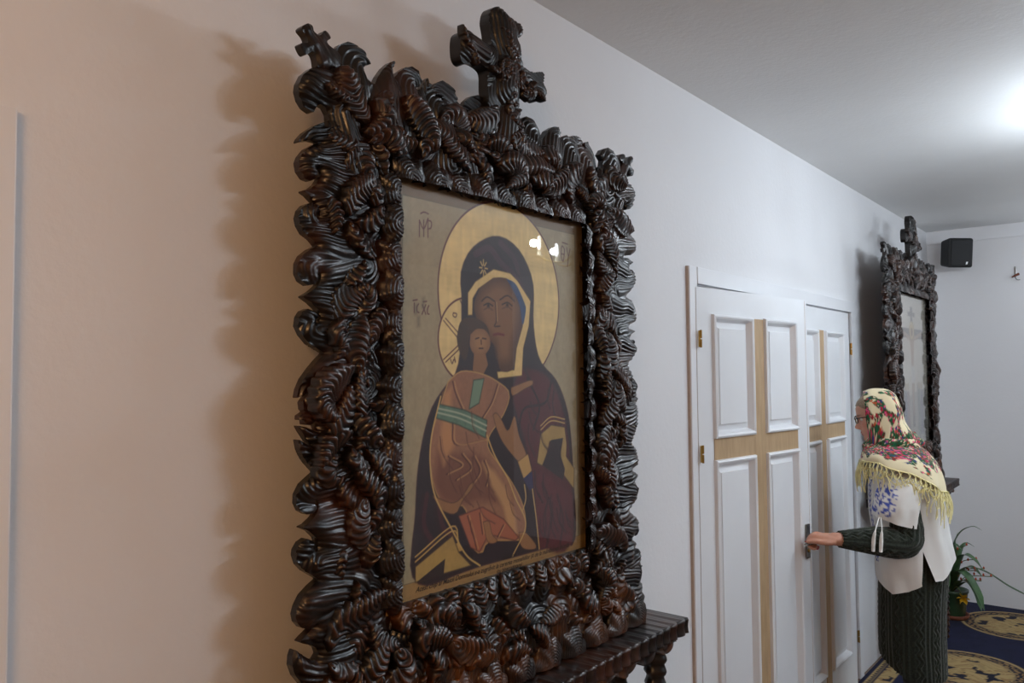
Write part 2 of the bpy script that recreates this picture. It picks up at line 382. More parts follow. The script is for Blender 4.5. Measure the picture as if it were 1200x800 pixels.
def board_mesh(name, poly, d_back, d_front, eyes, cell=0.0021, period=0.0118, amp=0.0042, dome=0.020, edge=0.016, seed=1, reach=0.055):
    """carved plank in (a,z): returns mesh in frame coords (d,a,z). eyes: [(p0,p1,scale)] ridge-ring segments"""
    poly = np.asarray(poly, float); lo = poly.min(0)-cell*2; hi = poly.max(0)+cell*2
    nu, nv = (np.ceil((hi-lo)/cell).astype(int)+1)
    U, Vv = np.meshgrid(lo[0]+cell*np.arange(nu), lo[1]+cell*np.arange(nv), indexing='ij')
    P = np.stack([U.ravel(), Vv.ravel()], 1)
    S = sdf(P, poly).reshape(nu, nv)
    c = (S[:-1, :-1]+S[1:, :-1]+S[1:, 1:]+S[:-1, 1:])/4 < 0
    gx, gy = np.gradient(S, cell)
    gl = np.sqrt(gx*gx+gy*gy)+1e-9; gx /= gl; gy /= gl
    cnt = np.zeros((nu, nv), int)
    for di in (0, 1):
        for dj in (0, 1): cnt[di:nu-1+di, dj:nv-1+dj] += c
    bnd = (cnt > 0) & (cnt < 4)
    off = np.where(bnd, np.clip(S, -cell*1.2, cell*1.2), 0)
    U2 = U-off*gx; V2 = Vv-off*gy
    p = np.stack([U2.ravel(), V2.ravel()], 1)
    # ridge field
    wx = vnoise(p[:, 0]*26+3.1*seed, p[:, 1]*26, seed)*0.006; wy = vnoise(p[:, 0]*26, p[:, 1]*26+7.7*seed, seed+5)*0.006
    q = p+np.stack([wx, wy], 1)
    F = None
    for k, (a, b, sc) in enumerate(eyes):
        a = np.asarray(a, float); b = np.asarray(b, float); e = b-a; w = q-a; t = np.clip((w@e)/(e@e+1e-12), 0, 1)
        d = np.sqrt(((w-t[:, None]*e)**2).sum(1))/(sc*(1+0.35*t))
        if F is None: F = d; W = np.full(len(d), k)
        else:
            W = np.where(d < F, k, W); F = np.minimum(F, d)
    inner = np.clip(-S.ravel(), 0, None); inner[bnd.ravel()] = 0
    h = d_front-dome*np.clip(F/reach, 0, 1)**1.7
    amp = amp*np.clip(0.75+0.75*vnoise(p[:, 0]*11, p[:, 1]*11, seed+21), 0.22, 1.4)
    h = h+amp*(saw(F/period)-0.5)*np.clip(0.35+F/0.012, 0, 1)
    h = h+vnoise(p[:, 0]*9, p[:, 1]*9, seed+9)*0.004
    edgef = np.exp(-inner/0.010); low = d_back+edge
    h = h*(1-edgef)+np.minimum(h, low+amp*(saw(F/period)-0.5))*edgef
    h = np.maximum(h, d_back+0.006)
    wear = np.clip(0.42*saw(F/period)+0.25*np.exp(-F/0.02)+0.25*vnoise(p[:, 0]*14, p[:, 1]*14, seed+2), 0, 1)
    use = (cnt > 0).ravel(); idx = -np.ones(nu*nv, int); idx[use] = np.arange(use.sum())
    Vt = np.stack([h, p[:, 0], p[:, 1]], 1)[use]; wr = wear[use]
    I, J = np.nonzero(c)
    quad = np.stack([idx[I*nv+J], idx[(I+1)*nv+J], idx[(I+1)*nv+J+1], idx[I*nv+J+1]], 1)
    # skirt
    E = []
    cp = np.zeros((nu+1, nv+1), bool); cp[1:nu, 1:nv] = c
    for (I, J, a, b) in ((*np.nonzero(cp[1:nu, 1:nv] & ~cp[1:nu, 0:nv-1]), (0, 0), (1, 0)), (*np.nonzero(cp[1:nu, 1:nv] & ~cp[2:nu+1, 1:nv]), (1, 0), (1, 1)),
                         (*np.nonzero(cp[1:nu, 1:nv] & ~cp[1:nu, 2:nv+1]), (1, 1), (0, 1)), (*np.nonzero(cp[1:nu, 1:nv] & ~cp[0:nu-1, 1:nv]), (0, 1), (0, 0))):
        E.append(np.stack([idx[(I+a[0])*nv+J+a[1]], idx[(I+b[0])*nv+J+b[1]]], 1))
    E = np.vstack(E)
    n0 = len(Vt); bid = np.unique(E); mp = -np.ones(n0, int); mp[bid] = n0+n0*0+np.arange(len(bid))
    top = Vt[bid].copy(); bot = Vt[bid].copy(); bot[:, 0] = d_back
    mp2 = mp.copy(); mp2[bid] += len(bid)
    Vall = np.vstack([Vt, top, bot]); wr = np.r_[wr, wr[bid]*0.4, wr[bid]*0.2]
    skirt = np.stack([mp[E[:, 1]], mp[E[:, 0]], mp2[E[:, 0]], mp2[E[:, 1]]], 1)
    return mesh(name, Vall, [quad, skirt], attr={'wear': wr})
def leaf_mesh(name, path, hw, d0, hgt, seed, ridge=0.0120, amp=0.0052, vee=0.9, wide=1.95):
    """carved flame leaf: a broad ridged shell swept along a path in (a,z), serrated and pointed"""
    rng = random.Random(seed); hw = hw*wide
    ridge = ridge*rng.uniform(0.9, 1.25)
    P0 = np.asarray(path, float); Ln = np.linalg.norm(np.diff(P0, axis=0), axis=1).sum()
    e0 = (P0[0]-P0[1]); e1 = (P0[-1]-P0[-2]); P0 = P0.copy()
    P0[0] += e0/np.linalg.norm(e0)*hw*0.35; P0[-1] += e1/np.linalg.norm(e1)*hw*0.45; Ln += hw*0.8
    if wide > 1.2: hw = min(max(hw, 0.25*Ln), 0.033)
    nt = int(np.clip(Ln/0.0017, 24, 150)); nv = 19
    C = smoothpath(P0, nt); T = np.gradient(C, axis=0); T /= np.linalg.norm(T, axis=1)[:, None]+1e-9
    for _ in range(6): T[1:-1] = (T[:-2]+T[1:-1]*2+T[2:])/4
    T /= np.linalg.norm(T, axis=1)[:, None]+1e-9
    N = np.stack([-T[:, 1], T[:, 0]], 1)
    t = np.linspace(0, 1, nt); v = np.linspace(-1, 1, nv)
    s = t*Ln/ridge+rng.random()
    style = rng.random(); pk = rng.uniform(0.3, 0.62)
    tt = np.where(t < pk, t/pk*0.5, 0.5+(t-pk)/(1-pk)*0.5)
    prof = np.clip(np.sin(PI*tt), 0, 1)**(0.55 if style < 0.55 else 0.8)
    prof = np.maximum(prof, 0.05)
    skew = rng.uniform(-0.9, 0.9); up = 1 if rng.random() < 0.7 else -1
    q = s[:, None]+up*vee*np.sqrt(np.abs(v)[None]**2+0.05)*hw*prof[:, None]/ridge*0.9+skew*v[None]*hw/ridge*0.35
    if rng.random() < 0.62:          # contour rings round an eye instead of chevrons
        te = rng.choice((rng.uniform(-0.06, 0.08), rng.uniform(0.92, 1.06)))
        q = -np.sqrt(((t-te)[:, None]*Ln*0.85)**2+(v[None]*hw*1.15)**2+1e-6)/ridge+rng.random()
    sw = saw(q)
    serr = 1+0.16*(saw(q[:, :1])-0.5)*np.abs(v)[None]
    w = hw*prof[:, None]*serr
    X = C[:, None]+N[:, None]*(w*v[None])[..., None]
    lean = rng.uniform(0.25, 0.7)*rng.choice((-1, 1))
    cs = np.clip(1-np.abs(v-lean*(1-v*v))**2.0, 0, 1)**0.75
    mod = 1-0.40*np.abs(np.sin(t*PI*rng.uniform(0.7, 1.5)+rng.random()*3))
    amp = amp*(0.75+0.55*vnoise(np.repeat(t[:, None], nv, 1)*4+seed, np.repeat(v[None], nt, 0)*1.2, seed))
    hh = hgt*prof[:, None]**0.6*(0.18+0.82*cs[None]*mod[:, None])
    h = d0+hh+amp*(sw-0.5)*np.clip(prof[:, None]*1.4, 0, 1)
    h[:, 0] = d0-0.014; h[:, -1] = d0-0.014
    h[0, :] = np.minimum(h[0], d0-0.002); h[-1, :] = np.minimum(h[-1], d0-0.002)
    X[:, 0] = X[:, 1]-N*0.0008; X[:, -1] = X[:, -2]+N*0.0008
    V = np.stack([h, X[..., 0], X[..., 1]], -1).reshape(-1, 3)
    V[:, 2] = np.maximum(V[:, 2], 0.0015)
    wear = np.clip(0.05+0.6*sw+0.35*cs[None], 0, 1); wear[:, 0] = 0; wear[:, -1] = 0
    return mesh(name, V, [grid_faces(nt, nv)[:, ::-1]], attr={'wear': wear.ravel()})
def lobe_mesh(name, rad, seed, d0, hgt=0.020, a0=0.0, a1=PI, squash=1.0, ridge=0.0072, amp=0.0030):
    """half-shell lobe with concentric carved rings, centre at origin, opening along +u"""
    rng = random.Random(seed); na, nr = 30, max(12, int(rad/0.0019))
    a = np.linspace(a0, a1, na); r = np.linspace(0.0, 1, nr)
    A, Rr = np.meshgrid(a, r, indexing='ij')
    lob = 1+0.10*np.cos(5*A+rng.random()*6)+0.06*np.cos(9*A+rng.random()*6)
    rad_ = rad*lob*(1+0.0*A)
    q = Rr*rad_/ridge+0.25*np.sin(3*A+rng.random()*6)
    sw = saw(1-q)
    h = d0+hgt*(1-Rr**1.6)*0.9+hgt*0.35*np.sin(PI*Rr)+amp*(sw-0.5)
    h[:, -1] = d0-0.010
    x = np.cos(A)*Rr*rad_*squash; y = np.sin(A)*Rr*rad_
    V = np.stack([h, x, y], -1).reshape(-1, 3)
    wear = np.clip(0.15+0.45*sw+0.3*(1-Rr), 0, 1)
    return V, grid_faces(na, nr)[:, ::-1], wear.ravel()

PTS_LEFT = [(-0.5059,1.3258),(-0.4934,1.3399),(-0.4736,1.3522),(-0.4477,1.3532),(-0.4289,1.3397),(-0.4166,1.3248),(-0.4346,1.3164),(-0.4365,1.3044),(-0.4251,1.2898),(-0.4078,1.2857)]
PTS_LEFTOUT = [(-0.5489,1.2798),(-0.5605,1.2735),(-0.577,1.2575),(-0.5873,1.2379),(-0.5889,1.2237),(-0.584,1.2085),(-0.5735,1.1969),(-0.5587,1.1916),(-0.552,1.1946),(-0.5504,1.2049),(-0.5403,1.2117),(-0.5283,1.2092),(-0.5204,1.1984),(-0.519,1.186),(-0.53,1.1811),(-0.5503,1.1697),(-0.5734,1.1517),(-0.5847,1.1381),(-0.5889,1.1289),(-0.5766,1.1344),(-0.5602,1.1395),(-0.5384,1.1402),(-0.5502,1.1353),(-0.57,1.1221),(-0.583,1.1055),(-0.5878,1.0936),(-0.5845,1.0779),(-0.5731,1.0663),(-0.56,1.0647),(-0.5484,1.071),(-0.5423,1.0791),(-0.546,1.0831),(-0.5491,1.0862),(-0.5467,1.09),(-0.5424,1.0889),(-0.5383,1.0827),(-0.5416,1.0709),(-0.5483,1.0612),(-0.56,1.0508),(-0.5796,1.0427),(-0.5665,1.0373),(-0.5516,1.026),(-0.5405,1.0124),(-0.5415,1.0025),(-0.5472,0.9967),(-0.5505,0.9998),(-0.5482,1.0071),(-0.5415,1.0131),(-0.5482,1.021),(-0.5599,1.0246),(-0.573,1.0183),(-0.5833,1.0071),(-0.5874,0.9929),(-0.5842,0.9798),(-0.5745,0.9662),(-0.5597,0.958),(-0.5745,0.9722),(-0.5597,0.9591),(-0.5457,0.9468),(-0.5629,0.9381),(-0.5792,0.9253),(-0.5872,0.9109),(-0.5877,0.8919),(-0.5806,0.8791),(-0.566,0.8722),(-0.5522,0.8755),(-0.5413,0.8875),(-0.5446,0.8933),(-0.543,0.8995),(-0.5376,0.8967),(-0.5382,0.8855),(-0.5446,0.8739),(-0.5595,0.8618),(-0.5783,0.8514),(-0.5594,0.8413),(-0.5428,0.8286),(-0.5387,0.8137),(-0.5411,0.8053),(-0.5477,0.8036),(-0.5494,0.8104),(-0.5428,0.8162),(-0.5521,0.8267),(-0.5659,0.83),(-0.5772,0.8252),(-0.5852,0.814),(-0.5874,0.7978),(-0.5787,0.782),(-0.5625,0.7663),(-0.5426,0.7558),(-0.5625,0.7709),(-0.5493,0.7603),(-0.5292,0.7503),(-0.5426,0.7386),(-0.5591,0.7221),(-0.5753,0.7033),(-0.5848,0.6847),(-0.5885,0.6688),(-0.5758,0.6724),(-0.5622,0.6829),(-0.5471,0.6913),(-0.5655,0.6749),(-0.5777,0.6618),(-0.5757,0.6483),(-0.5712,0.6441),(-0.583,0.6379),(-0.584,0.63),(-0.5734,0.6295),(-0.5724,0.6214),(-0.5588,0.6193),(-0.5539,0.6258),(-0.5483,0.6182),(-0.544,0.6063),(-0.5718,0.6168),(-0.5862,0.6203),(-0.5798,0.6098),(-0.5652,0.5902),(-0.5439,0.5711),(-0.5685,0.5864),(-0.587,0.5964),(-0.5828,0.5781),(-0.5716,0.5572),(-0.5806,0.5719),(-0.5667,0.552),(-0.5481,0.5336),(-0.5586,0.5271),(-0.5763,0.5157),(-0.5873,0.4984),(-0.5879,0.4827),(-0.5809,0.4686),(-0.5681,0.461),(-0.5535,0.4609),(-0.5447,0.4691),(-0.5493,0.4764),(-0.5493,0.4831),(-0.5427,0.4828),(-0.5414,0.474),(-0.5437,0.4649),(-0.5518,0.4539),(-0.568,0.443),(-0.5814,0.4397),(-0.5615,0.43),(-0.5468,0.4157),(-0.5425,0.4029),(-0.5451,0.3926),(-0.5501,0.39),(-0.5517,0.3977),(-0.5452,0.4006),(-0.5534,0.4114),(-0.568,0.4183),(-0.5807,0.4132),(-0.5895,0.4016),(-0.5907,0.3914),(-0.5853,0.376),(-0.571,0.3601),(-0.5863,0.3767),(-0.571,0.3607),(-0.5411,0.3407),(-0.558,0.3317),(-0.5756,0.3196),(-0.5866,0.3037),(-0.5913,0.2892),(-0.5881,0.2754),(-0.5786,0.264),(-0.5643,0.2578),(-0.553,0.259),(-0.5738,0.2471),(-0.5839,0.2406),(-0.5754,0.2358),(-0.5578,0.2285),(-0.5464,0.2202),(-0.5414,0.2083),(-0.5486,0.1997),(-0.5577,0.2009),(-0.5769,0.2166),(-0.5926,0.2299),(-0.5975,0.2184),(-0.5987,0.2032),(-0.5909,0.183),(-0.5767,0.1645)]
PTS_FINIALL = [(-0.5488,1.2784),(-0.5523,1.2957),(-0.5606,1.3043),(-0.5755,1.2935),(-0.5869,1.3071),(-0.5837,1.3123),(-0.5706,1.3171),(-0.5739,1.328),(-0.5854,1.3367),(-0.5812,1.3451),(-0.5691,1.3534),(-0.5608,1.3506),(-0.5574,1.3419),(-0.5439,1.3393),(-0.532,1.3532),(-0.5199,1.353),(-0.5164,1.3441),(-0.5285,1.3329),(-0.5216,1.3266),(-0.5076,1.3238),(-0.4952,1.3161),(-0.4988,1.2948),(-0.5267,1.2779)]
PTS_TOP = [(-0.4213,1.2879),(-0.4078,1.2872),(-0.398,1.3067),(-0.3821,1.3281),(-0.366,1.3438),(-0.3529,1.3515),(-0.353,1.344),(-0.3599,1.3332),(-0.3592,1.3195),(-0.3567,1.313),(-0.3535,1.3178),(-0.3444,1.3298),(-0.3235,1.3464),(-0.3043,1.3543),(-0.2848,1.3505),(-0.2752,1.3421),(-0.277,1.327),(-0.285,1.3158),(-0.298,1.3109),(-0.2929,1.3059),(-0.2784,1.3154),(-0.2628,1.3375),(-0.2538,1.346),(-0.2493,1.3381),(-0.2426,1.3253),(-0.2359,1.3124),(-0.2258,1.3079),(-0.2152,1.3055),(-0.2119,1.314),(-0.2221,1.3145),(-0.2336,1.3147),(-0.2395,1.3229),(-0.2311,1.34),(-0.2125,1.3509),(-0.189,1.3503),(-0.1698,1.3388),(-0.1603,1.316),(-0.1506,1.3032),(-0.1431,1.3171),(-0.138,1.3253),(-0.1203,1.3403),(-0.0946,1.3508),(-0.0738,1.3501),(-0.0659,1.3427),(-0.0687,1.3331),(-0.0845,1.3262),(-0.0909,1.3151),(-0.0795,1.3086),(-0.0583,1.3146),(-0.0211,1.3245),(0.0126,1.3402),(0.0466,1.3194),(0.0584,1.326),(0.0703,1.3382),(0.0883,1.3476),(0.1095,1.346),(0.1247,1.3345),(0.1367,1.3145),(0.1428,1.3025),(0.1523,1.3066),(0.1685,1.3297),(0.1946,1.3456),(0.221,1.3519),(0.2288,1.3399),(0.2204,1.3222),(0.2269,1.3138),(0.237,1.316),(0.2475,1.3343),(0.2647,1.3423),(0.2692,1.3285),(0.2763,1.3349),(0.289,1.3451),(0.3102,1.35),(0.2843,1.341),(0.3041,1.3488),(0.3197,1.3483),(0.3361,1.343),(0.3336,1.3269),(0.3428,1.3186),(0.3525,1.3269),(0.3484,1.3404),(0.3617,1.3455),(0.3836,1.3295),(0.4016,1.2998),(0.4066,1.284)]
PTS_RIGHTC = [(0.4066,1.284),(0.4164,1.2817),(0.4266,1.2922),(0.4301,1.3078),(0.4135,1.3191),(0.4293,1.3373),(0.4569,1.3489),(0.4845,1.345),(0.5124,1.3269),(0.524,1.303)]
PTS_FINIALR = [(0.5073,1.291),(0.5242,1.3096),(0.5328,1.3224),(0.5124,1.3278),(0.5235,1.3433),(0.5417,1.3463),(0.5514,1.3328),(0.5669,1.3449),(0.5841,1.3498),(0.5888,1.336),(0.573,1.3208),(0.5932,1.31),(0.5876,1.2942),(0.5695,1.2889),(0.5572,1.2999),(0.5439,1.2761),(0.5147,1.2619)]
PTS_RIGHTOUT = [(0.5399,1.282),(0.5562,1.2674),(0.5731,1.2674),(0.5981,1.2415),(0.5928,1.2093),(0.5795,1.1938),(0.5539,1.1866),(0.546,1.2017),(0.531,1.1992),(0.5248,1.1851),(0.5368,1.1695),(0.574,1.1521),(0.6016,1.1302),(0.5967,1.1291),(0.5724,1.1161),(0.596,1.1059),(0.5996,1.084),(0.5965,1.0659),(0.5706,1.055),(0.5353,1.051),(0.5302,1.0443),(0.5576,1.0452),(0.5888,1.0362),(0.5655,1.0249),(0.5609,1.0135),(0.5804,1.0132),(0.5964,1.0036),(0.601,0.9863),(0.5919,0.9678),(0.5589,0.9432),(0.5402,0.9322),(0.5752,0.9224),(0.5933,0.9016),(0.6013,0.8799),(0.5991,0.8643),(0.5646,0.8518),(0.5493,0.8424),(0.5947,0.8328),(0.5654,0.8212),(0.555,0.8078),(0.5845,0.8078),(0.5985,0.7871),(0.5716,0.8027),(0.597,0.7946),(0.598,0.7726),(0.5701,0.7503),(0.5404,0.734),(0.5689,0.7089),(0.5786,0.6936),(0.6036,0.6715),(0.5868,0.6564),(0.6023,0.6298),(0.5833,0.6238),(0.5928,0.6017),(0.6002,0.562),(0.5825,0.5412),(0.5547,0.5127),(0.5877,0.4887),(0.5988,0.4596),(0.5916,0.4763),(0.6005,0.4582),(0.5862,0.4399),(0.5565,0.4319),(0.5974,0.415),(0.5723,0.3981),(0.5996,0.3735),(0.5836,0.3537),(0.592,0.3484),(0.5619,0.3307),(0.5407,0.3164),(0.5818,0.2936),(0.6,0.2759),(0.5879,0.2691),(0.5977,0.256),(0.5802,0.2402),(0.5618,0.2431),(0.5549,0.2357),(0.5846,0.2159),(0.5624,0.2068),(0.5534,0.1829),(0.5918,0.2018),(0.6012,0.1743),(0.599,0.1596),(0.6217,0.1402),(0.6183,0.1449),(0.6085,0.1282),(0.5951,0.1124),(0.6119,0.0906),(0.5997,0.0816),(0.6176,0.0639),(0.6107,0.0516),(0.6296,0.0312),(0.6198,0.0172),(0.6286,-0.001),(0.6334,-0.0253)]
PTS_CROSS = [(-0.0733,1.5449),(-0.0652,1.5584),(-0.0517,1.5668),(-0.0327,1.5683),(-0.0135,1.5606),(0.0062,1.5584),(0.029,1.5608),(0.0434,1.5509),(0.0461,1.537),(0.0342,1.522),(0.0226,1.5145),(0.0311,1.5062),(0.0337,1.4886),(0.0392,1.4645),(0.0565,1.4513),(0.0863,1.4526),(0.1293,1.4671),(0.1417,1.4612),(0.1382,1.4372),(0.1444,1.4313),(0.1377,1.4065),(0.1187,1.39),(0.1034,1.3878),(0.0884,1.3969),(0.0676,1.4043),(0.0499,1.3994),(0.0352,1.388),(0.0291,1.3662),(0.0314,1.323),(0.0308,1.2864),(0.0245,1.2449),(-0.0153,1.2114),(-0.0585,1.2235),(-0.0739,1.262),(-0.0851,1.2942),(-0.0784,1.3307),(-0.0822,1.3646),(-0.0829,1.3994),(-0.0932,1.4103),(-0.1188,1.4147),(-0.139,1.4103),(-0.1565,1.3999),(-0.1711,1.4039),(-0.1782,1.4219),(-0.1755,1.4598),(-0.1533,1.4781),(-0.1384,1.4738),(-0.1132,1.4701),(-0.1004,1.4656),(-0.0769,1.4679),(-0.0688,1.4775),(-0.0712,1.5015),(-0.0773,1.5241)]
